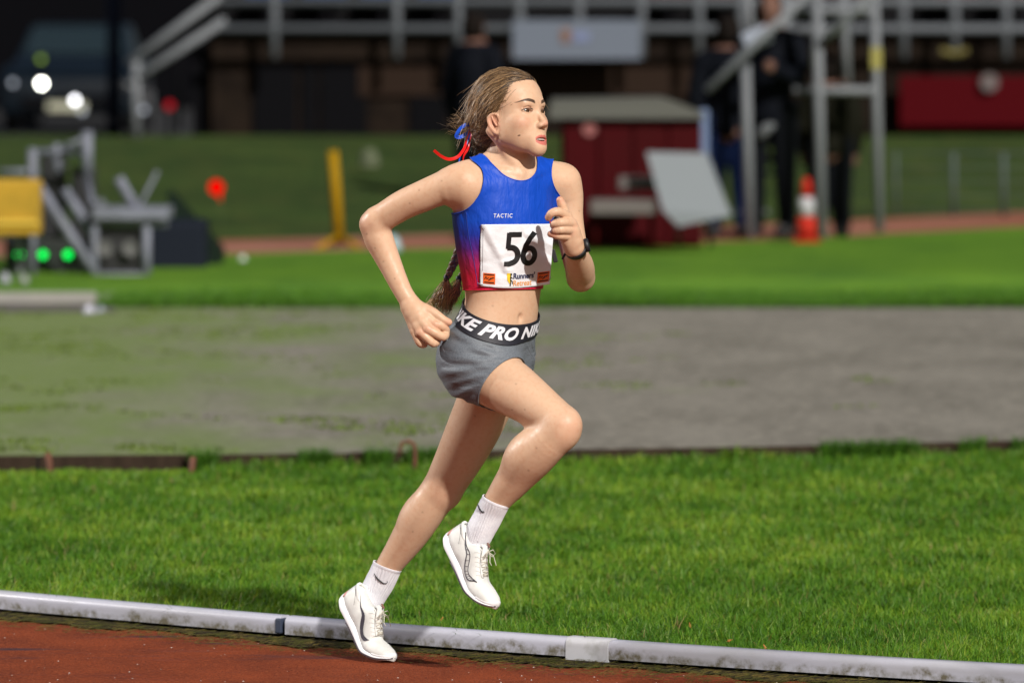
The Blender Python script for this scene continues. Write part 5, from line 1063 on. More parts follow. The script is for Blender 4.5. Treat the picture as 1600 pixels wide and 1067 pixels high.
# socks
def sock(name, ank, leg, foot, ptop, n, c0_, band_pts, sw):
    base = Grp([(hard(leg), 0)])
    ax = -np.array(n); ax = ax/np.linalg.norm(ax)
    class Rib:
        def __init__(s): s.lo = base.lo-.01; s.hi = base.hi+.01
        def __call__(s, P):
            q = P-c0_; t = q@ax; q = q-t[:,None]*ax; a = np.arctan2(q@e_b, q@e_a); h = (P-ptop)@ax
            return base(P)-.0046-.0009*np.sin(a*34)*np.clip((h-.007)/.004, 0, 1)-.0012*np.exp(-((h-.003)/.003)**2)
    e_a = np.cross(ax, (0, 1, 0.3)); e_a /= np.linalg.norm(e_a); e_b = np.cross(ax, e_a)
    S = Rib(); o = shell(name, S, S.lo, S.hi, .0021, lambda P: (P-ptop)@(-ax), W_CLOTH, PERSON); rims(o, .0013, W_CLOTH, 'cuff', o)
    # small hooked mark
    Q = surf_line(S, px_line(sw, 14), .0012); rr = np.array([.0004, .0011, .0018, .0024, .0028, .0030, .0030, .0028, .0026, .0022, .0018, .0014, .0010, .0005])
    MB().tube(Q, rr*.8, 6).build('sock_mark', BLACK, o, True); return o
ptR = M(773, 781, -.34); nR = ptR-M(757, 812, -.318); nR = nR+np.array((-.0, .014, .01))
SOCK_R = ch([(775, 783, -.342, 19.5), (768, 796, -.33, 19.5), (760, 812, -.322, 19.5), (753, 824, -.318, 19.5), (746, 838, -.312, 19), (738, 850, -.306, 18)])
FOOTR = ch([(730, 838, -.30, 19), (742, 858, -.325, 19)], 3)
sock('sock', None, SOCK_R, FOOTR, ptR, nR, M(768, 796, -.33), None, [(746, 785), (748, 791), (751, 797), (756, 800.5), (755, 797)])
ptL = M(604, 883, .066); nL = ptL-M(590, 914, .08); nL = nL+np.array((-.0, .010, .012))
SOCK_L = ch([(607, 880, .06, 20), (600, 896, .07, 20), (592, 912, .08, 20), (584, 926, .085, 19), (577, 940, .086, 18)])
FOOTL = ch([(567, 930, .095, 17), (584, 952, .075, 18)], 3)
sock('sock', None, SOCK_L, FOOTL, ptL, nL, M(592, 912, .08), None, [(585, 895), (588, 901), (594, 907), (601, 911), (605, 910), (605, 907)])
# watch
wc = M(899, 388, -.386); wa = M(904, 404, -.34)-M(896, 381, -.405); wa = Vector(wa).normalized()
u = wa.cross(Vector((0, -1, 0.2))).normalized(); v_ = wa.cross(u).normalized(); mb = MB()
V = []; F = []; n = 40
for k in range(n):
    th = 2*PI*k/n; rr = R(16.8, -.38)*(1.0)
    for (dr, da) in ((-.0012, -.009), (.0022, -.009), (.0030, 0), (.0022, .009), (-.0012, .009)): V.append(Vector(wc)+(u*math.cos(th)*(rr+dr)*.98+v_*math.sin(th)*(rr+dr)*1.0)+wa*da)
for k in range(n):
    for i in range(5): F.append((k*5+i, k*5+(i+1)%5, ((k+1)%n)*5+(i+1)%5, ((k+1)%n)*5+i))
watch = mb.add(V, F).build('watch', BLACK, PERSON, True)
dd = (u*(1 if u.x > 0 else -1)*.92+Vector((0, -.40, 0))).normalized(); dd = (dd-wa*dd.dot(wa)).normalized(); rot = dd.to_track_quat('Z', 'Y').to_matrix(); fc = Vector(wc)+dd*(R(17, -.38)+.001)
MB().lathe([(.0001, -.004), (.0175, -.004), (.0185, 0), (.0185, .005), (.0165, .0075), (.0150, .0072), (.0001, .0072)], fc, 28, rot).build('watch_case', BLACK, watch, True)
MB().lathe([(.0001, 0), (.0148, 0), (.0146, .0012), (.0001, .0013)], fc+dd*.0071, 28, rot).build('watch_glass', DARKG, watch, True)
p = Vector(wc)-dd*(R(16, -.38)); MB().box(p+Vector((-.002, -.002, -.010)), (.006, .004, .028), Matrix.Rotation(.5, 3, 'Y'), .001).build('strap_end', BLACK, watch)
# ------------------------------------------------------------------ hair
def hair_mat(name, c0, c1):
    m = pm(name, c0, .38, spec=.6); nt = m.node_tree; a = nt.nodes.new('ShaderNodeAttribute'); a.attribute_name = 'tint'; nt.links.new(a.outputs['Color'], nt.nodes['Principled BSDF'].inputs['Base Color']); return m
HAIRM = hair_mat('hair_strands', (.08, .05, .03), None); HBASE = pm('hair_under', (.028, .017, .010), .6, bump=[(120, .6, .004, (1, 1, .3))])
def yl(z): return np.interp(z, [-12, -3, -1.5, 0, 1, 3.9, 6, 7, 7.6, 8.3], [-2.4, -2.2, -1.6, -.2, 1.9, 3.7, 4.2, 4.9, 6.4, 12])
HV = Grp([(hE((0, -1.8, 3.4), (7.6, 9.5, 8.6)), 0), (hE((0, 2.4, 3.7), (6.55, 5.4, 6.25)), 2.0*cm), (hE((0, -6.8, -1.8), (5.6, 4.6, 5.2)), 2.5*cm), (hE((0, -9.0, -5.6), (3.0, 2.8, 4.0)), 1.5*cm), (hE((-.4, -8.6, -9.5), (2.2, 2.2, 3.4)), 1.2*cm)])
class HairF:
    lo = HV.lo-.01; hi = HV.hi+.01
    def __call__(s, P):
        q = toH(P); m = np.clip((yl(q[:,2])-q[:,1])/2.2, 0, 1); m = m*m*(3-2*m); return np.maximum(HV(P), HEADG(P)-.0115*m-.0012) if False else HV(P)+.0052*(1-m)+.0012*np.sin(q[:,1]*2.1+q[:,2]*1.5)*np.sin(q[:,0]*1.7+q[:,2]*2.3)*m
HF = HairF()
hair = shell('hair', HF, HF.lo, HF.hi, .0035, lambda P: (toH(P)[:,1]-yl(toH(P)[:,2]))*HS, HBASE, PERSON, 0)
def strands(name, paths, widths, cols, parent, mat=HAIRM):     # paths (n, k, 3)
    n, k, _ = paths.shape; t = np.gradient(paths, axis=1); t /= np.maximum(np.linalg.norm(t, axis=2, keepdims=True), 1e-9)
    r = np.array((.31, -.8, .52)); a = np.cross(t, r); a /= np.maximum(np.linalg.norm(a, axis=2, keepdims=True), 1e-9); b = np.cross(t, a)
    tp = np.sin(np.linspace(.25, PI*.97, k))[None,:,None]**.5; w_ = widths[:,None,None]*tp
    V = np.stack([paths+(a*math.cos(2*PI*i/3)+b*math.sin(2*PI*i/3))*w_ for i in range(3)], 2)
    idx = np.arange(n*k*3).reshape(n, k, 3); F = np.stack([np.stack([idx[:,:-1,i], idx[:,:-1,(i+1)%3], idx[:,1:,(i+1)%3], idx[:,1:,i]], -1) for i in range(3)], 2).reshape(-1, 4)
    me = fast_mesh(name, V.reshape(-1, 3), F); ca = me.color_attributes.new('tint', 'FLOAT_COLOR', 'POINT')
    c = np.repeat(cols, k*3, axis=0); ca.data.foreach_set('color', np.c_[c, np.ones(len(c))].ravel().astype(np.float32)); return link(name, me, mat, parent, True)
rg = np.random.default_rng(5)
def hcol(n, hi=.5):
    t = rg.random((n, 1))**1.3; d = np.array((.040, .024, .012)); m_ = np.array((.19, .108, .050)); l = np.array((.56, .36, .18)); return np.where(t < hi, d+(m_-d)*t/hi, m_+(l-m_)*(t-hi)/(1-hi))
TIE = np.array((-1.0, -12.0, -3.6))
me = hair.data; n_ = len(me.vertices); hv = np.empty(n_*3); me.vertices.foreach_get('co', hv); hv = hv.reshape(-1, 3); hq = toH(hv)
edge = yl(hq[:,2])-hq[:,1]; w_ = np.where(edge < 1.2, 4.0, 1.0)*np.where(hq[:,2] < -6, .0, 1.0); w_ /= w_.sum(); NS = 10000
sd = hv[rg.choice(n_, NS, p=w_)]+rg.normal(0, .001, (NS, 3)); K_ = 13
cl = rg.integers(0, 60, NS); clv = rg.normal(0, 1, (60, 3)); hgt = rg.random(NS)**1.5*.0035+.0003; tie = hp(*TIE)+clv[cl]*.006+rg.normal(0, .003, (NS, 3))
P = sd.copy(); path = [P+grad(HF, P)*.0002]; ph = rg.random(60)*6.28; frq = 1.2+rg.random(60)*1.2
for k in range(1, K_):
    g = grad(HF, P); d = tie-P; L_ = np.linalg.norm(d, axis=1, keepdims=True); d /= L_
    side = np.cross(g, d); d = d-g*np.einsum('ij,ij->i', d, g)[:,None]*np.clip(L_/.04, 0, 1); d /= np.maximum(np.linalg.norm(d, axis=1, keepdims=True), 1e-6)
    d = d+side*(.42*np.sin(ph[cl]+k*frq[cl]*.9)[:,None])
    P = P+d*np.minimum(L_/(K_-k), .02); f = HF(P); far = (L_[:,0] > .03); P = np.where(far[:,None], P-g*f[:,None], P)
    path.append(P+g*(hgt*min(1, k/3)+.0018*np.sin(ph[cl]*2+k*1.1)*min(1, k/4))[:,None])
strands('hair_strands', np.stack(path, 1), .00038+.00036*rg.random(NS), hcol(NS), hair)
# loose flyaways along the crown and wisps at the back
NF = 1000; sd = hv[rg.choice(np.where((hq[:,2] > 1) & (edge > .5))[0], NF)]; g = grad(HF, sd); d = hp(*TIE)-sd; d /= np.linalg.norm(d, axis=1)[:,None]; t = np.linspace(0, 1, 9)
ln = .02+.05*rg.random(NF); up = .05+rg.random(NF)**2*.6; rn_ = rg.normal(0, .35, (NF, 3))
path = np.stack([sd+(d+g*up[:,None]*1.2+rn_*.35)*ln[:,None]*s_+g*.003+rn_*ln[:,None]*.5*s_**2+np.array((0, 0, -1))*ln[:,None]*.5*s_**2 for s_ in t], 1)
strands('flyaway_hair', path, np.full(NF, .0004), hcol(NF, .15), hair)
NW = 170; o = hp(-1.5, -11.3, -1.5)+rg.normal(0, .010, (NW, 3)); aim = M(712, 192, -.24)-hp(-1.5, -11.3, -1.5); ln = .35+.9*rg.random(NW)
path = np.stack([o+aim*ln[:,None]*s_+rn_[:NW]*.03*s_+np.array((0, 0, 1))*(.004*np.sin(s_*9+o[:,:1]*900)) for s_ in t], 1)
strands('wispy_hair', path, np.full(NW, .0004), hcol(NW, .25), hair)
# the curly knot below the tie
NC = 900; u_ = rg.normal(0, 1, (NC, 3)); u_ /= np.linalg.norm(u_, axis=1)[:,None]; c_ = np.array((-.2, -9.2, -6.5)); rr = np.array((3.1, 3.0, 5.4)); st = c_+u_*rr*(.85+.2*rg.random((NC, 1)))
dv = np.cross(u_, rg.normal(0, 1, (NC, 3))); dv /= np.linalg.norm(dv, axis=1)[:,None]; b_ = np.cross(u_, dv); ph_ = rg.random(NC)*6.28; ra = .25+.5*rg.random(NC)
path = np.stack([st+dv*(s_-.5)*3.0+(u_*np.cos(ph_+s_*9)[:,None]+b_*np.sin(ph_+s_*9)[:,None])*ra[:,None]-u_*((s_-.5)**2*2) for s_ in np.linspace(0, 1, 12)], 1)
path = HC+(path@HM.T)*HS; strands('curly_hair', path, np.full(NC, .00055), hcol(NC, .62)*.75, hair)
# braids
BRM = pm('braid_hair', (.24, .155, .085), .45, noise=(90, (.09, .055, .03), .35, .62, 4, (1, 1, 3)), bump=[(260, .7, .003, (1, 1, .25))])
def braid(rows, r_px):
    A = np.array([[*M(a, b, y), R(r, y)] for a, b, y, r in rows]); t = np.r_[0, np.cumsum(np.linalg.norm(np.diff(A[:,:3], axis=0), axis=1))]; ts = np.linspace(0, t[-1], 120); Q = np.stack([catm(t, A[:,i], ts) for i in range(4)], 1)
    tg = np.gradient(Q[:,:3], axis=0); tg /= np.linalg.norm(tg, axis=1)[:,None]; a = np.cross(tg, (0, 1, 0)); a /= np.linalg.norm(a, axis=1)[:,None]; b = np.cross(tg, a); o = None
    for k in range(3):
        p = ts/t[-1]*t[-1]*115+k*2*PI/3; pts = Q[:,:3]+(a*np.sin(p)[:,None]+b*(.55*np.sin(2*p))[:,None])*Q[:,3:4]*.62
        o = MB().tube([Vector(q) for q in pts], list(Q[:,3]*.62), 8).build('braid', BRM, hair, True)
    return Q[-1,:3]
e1_ = braid([(748, 246, -.15, 8), (738, 300, -.10, 8), (727, 350, -.10, 7.5), (716, 395, -.12, 6.5), (706, 418, -.135, 5.5), (698, 435, -.145, 4.5)], 7)
e2_ = braid([(752, 250, -.13, 8), (748, 330, -.08, 7.5), (738, 400, -.09, 6.5), (727, 424, -.11, 5.5), (717, 436, -.125, 4.5)], 7)
for c_, dr in ((e1_, (-.4, .9)), (e2_, (-.6, .8))): MB().tube([Vector(c_)+Vector((-.004, 0, .008)), Vector(c_), Vector(c_)+Vector((-.004, 0, -.008))], [.006, .0085, .006], 10).build('hair_band', BLACK, hair, True)
for c_, ends in ((e1_, [(668, 478), (676, 484), (684, 488), (692, 490), (699, 492)]), (e2_, [(694, 462), (700, 470), (705, 474), (698, 480)])):
    n2 = 190; E_ = np.array([M(a, b, -.16) for a, b in ends]); tg = E_[rg.integers(0, len(E_), n2)]+rg.normal(0, .006, (n2, 3)); s0 = c_+rg.normal(0, .0022, (n2, 3)); bow = rg.normal(0, .006, (n2, 3))
    path = np.stack([s0+(tg-s0)*s_+bow*math.sin(s_*PI)+np.array((.004, 0, -.004))*math.sin(s_*PI) for s_ in np.linspace(0, 1, 8)], 1); strands('braid_tail', path, np.full(n2, .0007), hcol(n2, .25)*np.array((1.35, 1.25, 1.0)), hair)
# ribbons
def ribbon(name, rows, w_, mat, tw=.0):
    A = np.array([M(a, b, y) for a, b, y in rows]); t = np.r_[0, np.cumsum(np.linalg.norm(np.diff(A, axis=0), axis=1))]; ts = np.linspace(0, t[-1], 30); Q = np.stack([catm(t, A[:,i], ts) for i in range(3)], 1)
    tg = np.gradient(Q, axis=0); tg /= np.linalg.norm(tg, axis=1)[:,None]; a = np.cross(tg, (0, 1, 0)); a /= np.linalg.norm(a, axis=1)[:,None]; b = np.cross(tg, a); th = tw*np.sin(ts/t[-1]*5); a = a*np.cos(th)[:,None]+b*np.sin(th)[:,None]
    V = np.concatenate([Q+a*w_/2, Q-a*w_/2]); o = link(name, mesh(name, V, [(i, i+1, 30+i+1, 30+i) for i in range(29)]), mat, PERSON, False); q = o.modifiers.new('thickness', 'SOLIDIFY'); q.thickness = .0006; return o
RED = pm('red_satin', (.75, .008, .006), .35, spec=.6); BLU = pm('blue_satin', (.01, .09, .62), .35, spec=.6)
ribbon('red_ribbon', [(736, 203, -.25), (731, 217, -.255), (724, 235, -.26), (714, 246, -.262), (701, 249, -.262), (689, 244, -.262), (678, 235, -.262)], .0085, RED, .5)
ribbon('red_ribbon', [(738, 203, -.26), (735, 218, -.262), (731, 233, -.262), (725, 243, -.26), (723, 254, -.26)], .0065, RED, 1.2)
ribbon('blue_ribbon', [(739, 198, -.25), (729, 195, -.265), (718, 203, -.27), (713, 214, -.265), (721, 214, -.255), (731, 207, -.25), (739, 200, -.25)], .0095, BLU, .4)
ribbon('blue_ribbon', [(735, 208, -.255), (729, 226, -.258), (720, 240, -.255), (717, 254, -.25)], .0045, BLU, .8)
# ------------------------------------------------------------------ shoes
KNIT = pm('shoe_upper', (.72, .72, .69), .55, noise=(26, (.60, .60, .58), .4, .65), bump=[(420, .35, .0015), (40, .15, .004)])
SOLEW = pm('shoe_sole', (.74, .74, .76), .4); SOLED = pm('shoe_plate', (.06, .045, .06), .35); PINKP = pm('heel_tint', (.62, .30, .26), .45); LACE = pm('lace', (.62, .59, .50), .75, bump=[(700, .5, .001)]); GREYP = pm('shoe_mark', (.05, .045, .06), .4); BROWNT = pm('pull_tab', (.22, .11, .08), .6)
def shoe(heel, ball, toe, up, L_, side, bend_s=.66, filled=False):
    heel, ball, toe, up = [V3(q) for q in (heel, ball, toe, up)]
    e1 = ball-heel; e1 /= np.linalg.norm(e1); et = toe-ball; et /= np.linalg.norm(et); lat = np.cross(e1, up); lat /= np.linalg.norm(lat)
    ss = np.linspace(0, 1, 61); P = [heel.copy()]; T = []
    for s_ in ss:
        w_ = np.clip((s_-bend_s+.09)/.18, 0, 1); w_ = w_*w_*(3-2*w_); t = e1*(1-w_)+et*w_; t -= lat*(t@lat); t /= np.linalg.norm(t); T.append(t)
    for i in range(60): P.append(P[-1]+(T[i]+T[i+1])/2*L_/60)
    P = np.array(P); T = np.array(T); U = np.cross(lat, T)
    if U[0]@up < 0: U = -U
    I = lambda s_, xs, ys: catm(np.array(xs, float), np.array(ys, float), np.atleast_1d(s_))
    def fr_(s_): return [np.stack([np.interp(s_, ss, A[:,i]) for i in range(3)], -1) for A in (P, T, U)]
    z0 = lambda s_: I(s_, [0, .08, .3, .7, .88, 1], [.012, .003, 0, 0, .004, .016])
    zs = lambda s_: I(s_, [0, .1, .4, .65, .85, 1], [.027, .025, .020, .015, .013, .019])
    z1 = lambda s_: I(s_, [0, .05, .14, .26, .38, .46, .58, .72, .86, .95, 1], [.066, .078, .080, .079, .094, .080, .064, .051, .042, .034, .024])
    wd = lambda s_: I(s_, [0, .03, .10, .25, .42, .58, .72, .86, .95, .985, 1], [.006, .020, .030, .034, .033, .037, .042, .038, .026, .014, .004])
    def ring(s_, a, zb, zt, w_, ex=.75):
        p, t, u = fr_(np.atleast_1d(s_)); c, sn = np.cos(a), np.sin(a); y = w_*np.sign(c)*np.abs(c)**ex; zc = (zb+zt)/2; z = zc+(zt-zb)/2*np.sign(sn)*np.abs(sn)**ex
        y = y*(1-.30*np.clip((z-zb)/(zt-zb), 0, 1)**2); return p+lat*y[...,None]+u*z[...,None]
    def loft(zbf, ztf, wf, name, mat, parent, s0=0.0, s1=1.0, ns=56, na=36, ex=.75):
        S_ = np.linspace(s0, s1, ns); V = []
        for s_ in S_:
            a = np.linspace(0, 2*PI, na, endpoint=False); V.append(ring(np.full(na, s_), a, np.full(na, zbf(s_)[0]), np.full(na, ztf(s_)[0]), np.full(na, wf(s_)[0]), ex))
        V = np.concatenate(V); F = [(i*na+k, i*na+(k+1)%na, (i+1)*na+(k+1)%na, (i+1)*na+k) for i in range(ns-1) for k in range(na)]+[tuple(range(na-1, -1, -1)), tuple((ns-1)*na+k for k in range(na))]
        return link(name, mesh(name, V, F), mat, parent, True)
    upper = loft(lambda s_: zs(s_)-.010, z1, wd, 'shoe', KNIT, PERSON)
    midsole = loft(lambda s_: z0(s_)+.0022, lambda s_: zs(s_)+.0015, lambda s_: wd(s_)+.0018+.0015*(1-s_), 'midsole', SOLEW, upper, ex=.45)
    loft(z0, lambda s_: z0(s_)+.006, lambda s_: wd(s_)+.0024, 'outsole', SOLED, upper, .30, .995, ex=.4)
    loft(lambda s_: z0(s_)-.003, lambda s_: z0(s_)+.004, lambda s_: wd(s_)*.9, 'spike_plate', SOLEW, upper, .74, .97, 20, ex=.5)
    loft(lambda s_: zs(s_)-.006, lambda s_: zs(s_)+.020, lambda s_: wd(s_)+.0022, 'heel_counter', PINKP, upper, .0, .045, 8)
    loft(lambda s_: zs(s_)-.006, lambda s_: np.minimum(z1(s_)+.0006, zs(s_)+.010+.03*(s_-.8)), lambda s_: wd(s_)+.0010, 'toe_guard', SOLEW, upper, .80, .992, 16)
    def Ssurf(s_, a, off=.0012):
        s_ = np.atleast_1d(s_).astype(float); a = np.atleast_1d(a).astype(float); f_ = lambda s2, a2: ring(s2, a2, zs(s2)-.010, z1(s2), wd(s2))
        p = f_(s_, a); du = f_(s_+.004, a)-p; dv = f_(s_, a+.03)-p; n = np.cross(du, dv); n /= np.maximum(np.linalg.norm(n, axis=1)[:,None], 1e-9); c = fr_(s_)[0]+fr_(s_)[2]*.04; n = np.where(((p-c)*n).sum(1)[:,None] < 0, -n, n); return p+n*off
    # collar round the sock
    th = np.linspace(0, 2*PI, 41); sc = .165+.150*np.cos(th); yc = .0225*np.sin(th)*(1-.15*np.cos(th)); pp, tt_, uu_ = fr_(sc)
    col = pp+lat*yc[:,None]+uu_*(z1(sc)-.004-.010*np.abs(np.sin(th))+.012*np.clip(-np.cos(th), 0, 1))[:,None]
    MB().tube([Vector(q) for q in col], .0042, 10, cap=False).build('collar', KNIT, upper, True)
    # tongue
    V = []; 
    for s_, h_, w_ in ((.33, .014, .013), (.37, .014, .016), (.45, .006, .017), (.55, .003, .015), (.64, .001, .010)):
        p, t, u = fr_(np.array([s_])); 
        for k in range(7): y = (k/3-1)*w_; V.append(p[0]+lat*y+u[0]*(z1(s_)[0]+h_-(k/3-1)**2*.006-.001))
    V = np.array(V); o = link('tongue', mesh('tongue', V, [(i*7+k, i*7+k+1, (i+1)*7+k+1, (i+1)*7+k) for i in range(4) for k in range(6)]), KNIT, upper, True); q = o.modifiers.new('t', 'SOLIDIFY'); q.thickness = .004
    mb = MB()
    def top(s_, y, h_=.003):
        p, t, u = fr_(np.array([s_])); return Vector(p[0]+lat*y+u[0]*(z1(s_)[0]+h_-min(abs(y)/.02, 1.2)**2*.005))
    for k in range(5):
        s_ = .44+.045*k; w_ = .017-.0015*k
        mb.tube([top(s_, -w_, .003), top(s_+.012, 0, .0075), top(s_+.03, w_, .003)], .0011, 6); mb.tube([top(s_+.03, -w_, .003), top(s_+.012, 0, .0085), top(s_, w_, .003)], .0011, 6)
    k0 = top(.42, 0, .012)
    U0 = Vector(fr_(np.array([.42]))[2][0]); T0 = Vector(fr_(np.array([.42]))[1][0]); La = Vector(lat)
    for sg in (-1, 1):
        mb.tube([k0, k0+La*sg*.010+U0*.010, k0+La*sg*.022+U0*.004+T0*.008, k0+La*sg*.016-U0*.006+T0*.012, k0], .0011, 6)
        mb.tube([k0, k0+La*sg*.008+T0*.014+U0*.004, k0+La*sg*.013+T0*.030-U0*.003, k0+La*sg*.011+T0*.040-U0*.004], .0011, 6)
    mb.build('lace', LACE, upper, True)
    p_ = top(.365, 0, .016); MB().box(p_, (.007, .0022, .014), Matrix([La, -U0.cross(La).cross(La), U0]).transposed() if False else Matrix((La, U0, T0)).transposed(), .0005).build('pull_tab', BROWNT, upper)
    # eyestay stitching and overlay seams on the visible side
    sg = 0.0 if side > 0 else PI
    A_ = lambda x: (x if side > 0 else PI-x)
    def seam(pts, r, mat, name):
        q = px_line(pts, 26); MB().tube([Vector(v) for v in Ssurf(q[:,0], A_(q[:,1]), .0004)], r, 6).build(name, mat, upper, True)
    SE = pm('seam_grey', (.30, .30, .29), .7) if 'seam_grey' not in bpy.data.materials else bpy.data.materials['seam_grey']
    seam([(.36, 1.05), (.46, .98), (.56, .95), (.64, 1.1), (.68, 1.4)], .0007, SE, 'seam'); seam([(.05, .62), (.12, .40), (.20, .05)], .0006, SE, 'seam')
    for k in range(6): seam([(.40+.042*k, .90), (.385+.042*k, .70), (.37+.042*k, .45)], .0004, SE, 'seam')
    # the long curved mark
    cs = [(.13, .95, .0), (.20, .66, .05), (.30, .30, .12), (.40, .0, .19), (.49, -.16, .24), (.55, -.14, .24), (.60, .04, .17), (.65, .30, .07), (.70, .52, .0)]
    q = np.array(cs); t = np.linspace(0, 1, len(q)); ts = np.linspace(0, 1, 34); a_ = catm(t, q[:,0], ts); b_ = catm(t, q[:,1], ts); w_ = np.maximum(catm(t, q[:,2], ts), .01)
    V = np.concatenate([Ssurf(a_, A_(b_+w_*.55)), Ssurf(a_, A_(b_-w_*.55))])
    ln = len(ts); F = [(i, i+1, ln+i+1, ln+i) for i in range(ln-1)]
    if not filled:       # outline only, as on the outer side
        m1 = MB(); m1.tube([Vector(v) for v in V[:ln]], .0009, 5); m1.tube([Vector(v) for v in V[ln:]], .0014, 5)
        for i in range(3, ln-2, 2): m1.tube([Vector(V[i]), Vector(V[ln+i-1])], .0005, 4)
        m1.build('shoe_mark', GREYP, upper, True)
    else: link('shoe_mark', mesh('shoe_mark', V, F), GREYP, upper)
    return upper
# the leading foot, off the ground
shoe(M(693, 838, -.275), M(736, 922, -.335), M(772, 950, -.36), V3((.70, -.42, .50)), .258, 1)
# the standing foot, toes on the track
sl_ = shoe(M(531, 934, .075), M(576, 1022, .005), M(622, 1041, -.03), V3((.66, -.42, .42)), .262, 1, filled=True)
# ------------------------------------------------------------------ mown grass, built blade by blade
def blade_mat():
    m = bpy.data.materials.new('grass_blades'); m.use_nodes = True; nt = m.node_tree; N = nt.nodes; L = nt.links; b = N['Principled BSDF']; a = N.new('ShaderNodeAttribute'); a.attribute_name = 'tint'
    L.new(a.outputs['Color'], b.inputs['Base Color']); b.inputs['Roughness'].default_value = .5; b.inputs['Specular IOR Level'].default_value = .25
    t = N.new('ShaderNodeBsdfTranslucent'); mul = N.new('ShaderNodeMix'); mul.data_type = 'RGBA'; mul.blend_type = 'MULTIPLY'; mul.inputs[0].default_value = 1; L.new(a.outputs['Color'], mul.inputs[6]); mul.inputs[7].default_value = (1.5, 1.4, .5, 1); L.new(mul.outputs[2], t.inputs['Color'])
    ms = N.new('ShaderNodeMixShader'); ms.inputs[0].default_value = .28; L.new(b.outputs[0], ms.inputs[1]); L.new(t.outputs[0], ms.inputs[2]); L.new(ms.outputs[0], N['Material Output'].inputs[0]); return m
gr = np.random.default_rng(11)
def nz2(x, y, s, seed=0):
    v = 0
    for k, (f, a) in enumerate(((1, .5), (2.1, .28), (4.3, .22))):
        ph = np.random.default_rng(seed+k).random(8)*6.28; v = v+a*(np.sin(x*s*f+ph[0]+1.7*np.sin(y*s*f*.8+ph[1]))*np.cos(y*s*f*1.1+ph[2]+1.3*np.sin(x*s*f*.7+ph[3])))
    return v
def blades(name, X, Y, Z0, H, W, base, mat, lean=.5):
    n = len(X); a = gr.random(n)*2*PI; ln = (gr.random(n)*lean+.08)*H; dx, dy = np.cos(a), np.sin(a); sx, sy = -dy, dx
    ts = [0, .45, .8, 1.0]; V = np.zeros((n, 7, 3))
    for k, t in enumerate(ts):
        cx = X+dx*ln*t**2; cy = Y+dy*ln*t**2; cz = Z0+H*(t-.12*t**2*(ln/H)); w_ = W*(1-t**1.6)
        if k < 3: V[:,2*k] = np.stack([cx-sx*w_, cy-sy*w_, cz], 1); V[:,2*k+1] = np.stack([cx+sx*w_, cy+sy*w_, cz], 1)
        else: V[:,6] = np.stack([cx, cy, cz], 1)
    b = np.arange(n)[:,None]*7; F = np.concatenate([b+np.array(q) for q in ((0, 1, 3), (0, 3, 2), (2, 3, 5), (2, 5, 4), (4, 5, 6))]); me = fast_mesh(name, V.reshape(-1, 3), F)
    fx = (np.array([1, 1, 1, 1, 1, 1, 1.15]))[None,:,None]; col = np.clip(base[:,None,:]*fx, 0, 1); c4 = np.concatenate([col, np.ones((n, 7, 1))], 2)
    ca = me.color_attributes.new('tint', 'FLOAT_COLOR', 'POINT'); ca.data.foreach_set('color', c4.astype(np.float32).ravel()); me.shade_smooth(); return tag(link(name, me, mat), kind='stuff')
BL = blade_mat(); NB = int(float(os.environ.get('GRASS', '1'))*330000)
# sample in the picture's own density: more blades near, fewer far
d0 = CAMD-.2; D_ = (1/(gr.random(NB*2)*(1/14.3-1/21.6)+1/21.6)); Xn = (gr.random(NB*2)*1960-180-800)*D_/FPX; Yn = D_-CAMD
ry = np.interp(Xn, [p.x for p in RAIL], [p.y for p in RAIL]) if RAIL[0].x < RAIL[-1].x else np.interp(-Xn, [-p.x for p in RAIL], [p.y for p in RAIL])
ey = np.interp(Xn, [p.x for p in EDGE], [p.y for p in EDGE]); k = (Yn > ry+.075+.01*gr.random(NB*2)) & (Yn < ey-.03) & (gr.random(NB*2) < np.clip(.62+.75*nz2(Xn, Yn, 21, 61)+.35*nz2(Xn, Yn, 7, 65), .12, 1)); Xn, Yn, ry, ey = Xn[k][:NB], Yn[k][:NB], ry[k][:NB], ey[k][:NB]
h = .030+.012*nz2(Xn, Yn, 5, 1)+.018*nz2(Xn, Yn, 19, 4)+.016*gr.random(len(Xn)); nr = np.exp(-(Yn-ry-.07)/.10); h += nr*.024*(1+nz2(Xn, Yn, 11, 9))*np.clip(1.1-Xn*.4, .4, 1.6); ne = np.exp(-(ey-Yn)/.22); h += ne*(.018+.030*np.clip(nz2(Xn, Yn, 6, 15)+.2, 0, 1))*(Xn > -1.15); h = np.where(Xn < -1.15, h*(1-.55*ne), h); h = np.clip(h, .012, .11)
v = nz2(Xn, Yn, 2.4, 21)*.6+nz2(Xn, Yn, 12, 25)*.55+gr.normal(0, .42, len(Xn)); g0 = np.array((.026, .085, .007)); g1 = np.array((.092, .220, .014)); g2_ = np.array((.26, .35, .036)); t = np.clip(v*.5+.5, 0, 1)[:,None]
col = np.where(t < .6, g0+(g1-g0)*t/.6, g1+(g2_-g1)*(t-.6)/.4); dry = gr.random(len(Xn)) < .022; col[dry] = (.26, .20, .08); pale = gr.random(len(Xn)) < .03; col[pale] = (.26, .36, .10)
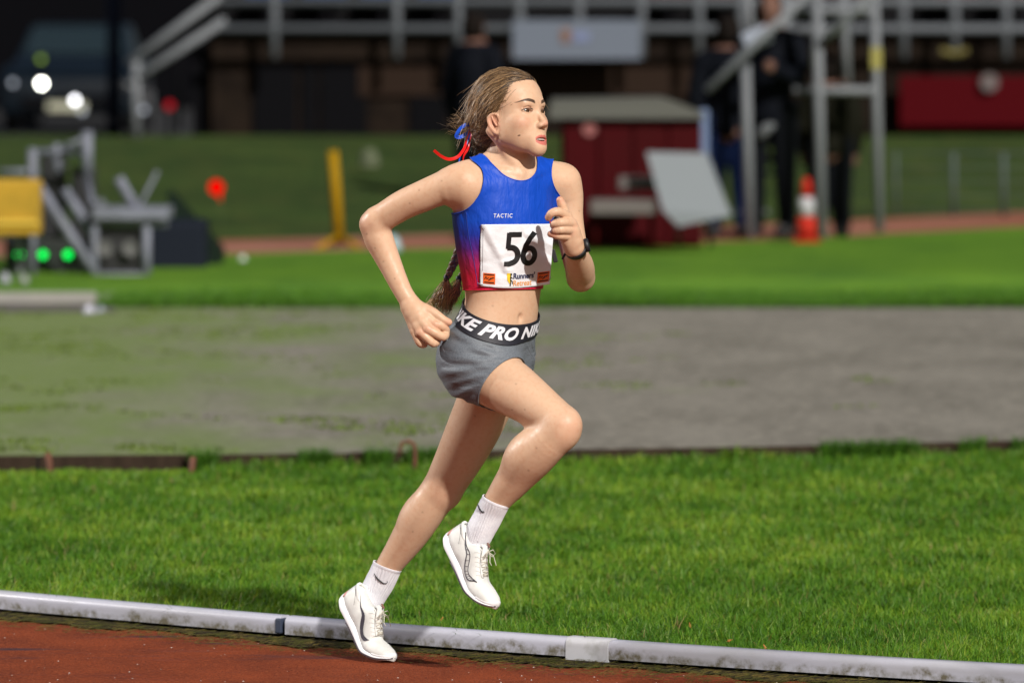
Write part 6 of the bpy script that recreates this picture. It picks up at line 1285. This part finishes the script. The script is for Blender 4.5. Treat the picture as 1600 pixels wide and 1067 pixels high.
wd_ = (.0014+.0016*gr.random(len(Xn))**2)*(1+.9*np.clip((Yn-1)/5, 0, 1)); blades('grass', Xn, Yn, np.zeros(len(Xn))-.004, h*(.75+.5*gr.random(len(Xn))), wd_, col, BL, 1.6)
# tufts in the worn apron and along the far turf edge
n = 5200; px = gr.random(n)**1.35*1700-50; dd = 1/(gr.random(n)*(1/21.2-1/32)+1/32); cx = (px-800)*dd/FPX; m = nz2(cx, dd, 1.7, 31)+.35*nz2(cx, dd, 6, 35)-np.clip(cx*.16, -.3, .9) > .42; cx, dd = cx[m], dd[m]
X2 = np.repeat(cx, 7)+gr.normal(0, .03, len(cx)*7); Y2 = np.repeat(dd-CAMD, 7)+gr.normal(0, .03, len(cx)*7); ey2 = np.interp(X2, [p.x for p in EDGE], [p.y for p in EDGE]); k = Y2 > ey2+.02; X2, Y2 = X2[k], Y2[k]
c2 = np.array((.10, .15, .022))*(1+.35*gr.normal(0, 1, (len(X2), 1)).clip(-1.5, 1.5)); blades('apron_tufts', X2, Y2, np.full(len(X2), AZ), .006+.010*gr.random(len(X2)), np.full(len(X2), .006), c2, BL, .9)
n = 26000; px = gr.random(n)*1700-50; px = px[(px > 150)]; n = len(px); dd = np.array([G(float(x), 481, AZ).y for x in px])+gr.random(n)**2*1.5; X3 = (px-800)*(dd+CAMD)/FPX
c3 = np.array((.06, .15, .012))*(1+.3*gr.normal(0, 1, (n, 1)).clip(-1.5, 1.5)); blades('turf_edge_tufts', X3, dd, np.full(n, AZ), .03+.05*gr.random(n)*(.6+.4*np.sin(X3*3)), np.full(n, .004), c3, BL, .8)
# low weeds over the edging board on the right half
n = 14000; px = 300+gr.random(n)*1400; ed = np.array([G(float(x), edge_top(float(x)), AZ).y for x in px]); X4 = (px-800)*(ed+CAMD)/FPX; m = nz2(X4, ed*0, 7, 41) > .15; X4, Y4 = X4[m], (ed-.06-.05*gr.random(n))[m]
c4_ = np.array((.05, .13, .012))*(1+.35*gr.normal(0, 1, (len(X4), 1)).clip(-1.5, 1.5)); blades('edge_weeds', X4, Y4, np.zeros(len(X4)), .055+.055*gr.random(len(X4)), np.full(len(X4), .0026), c4_, BL, .6)
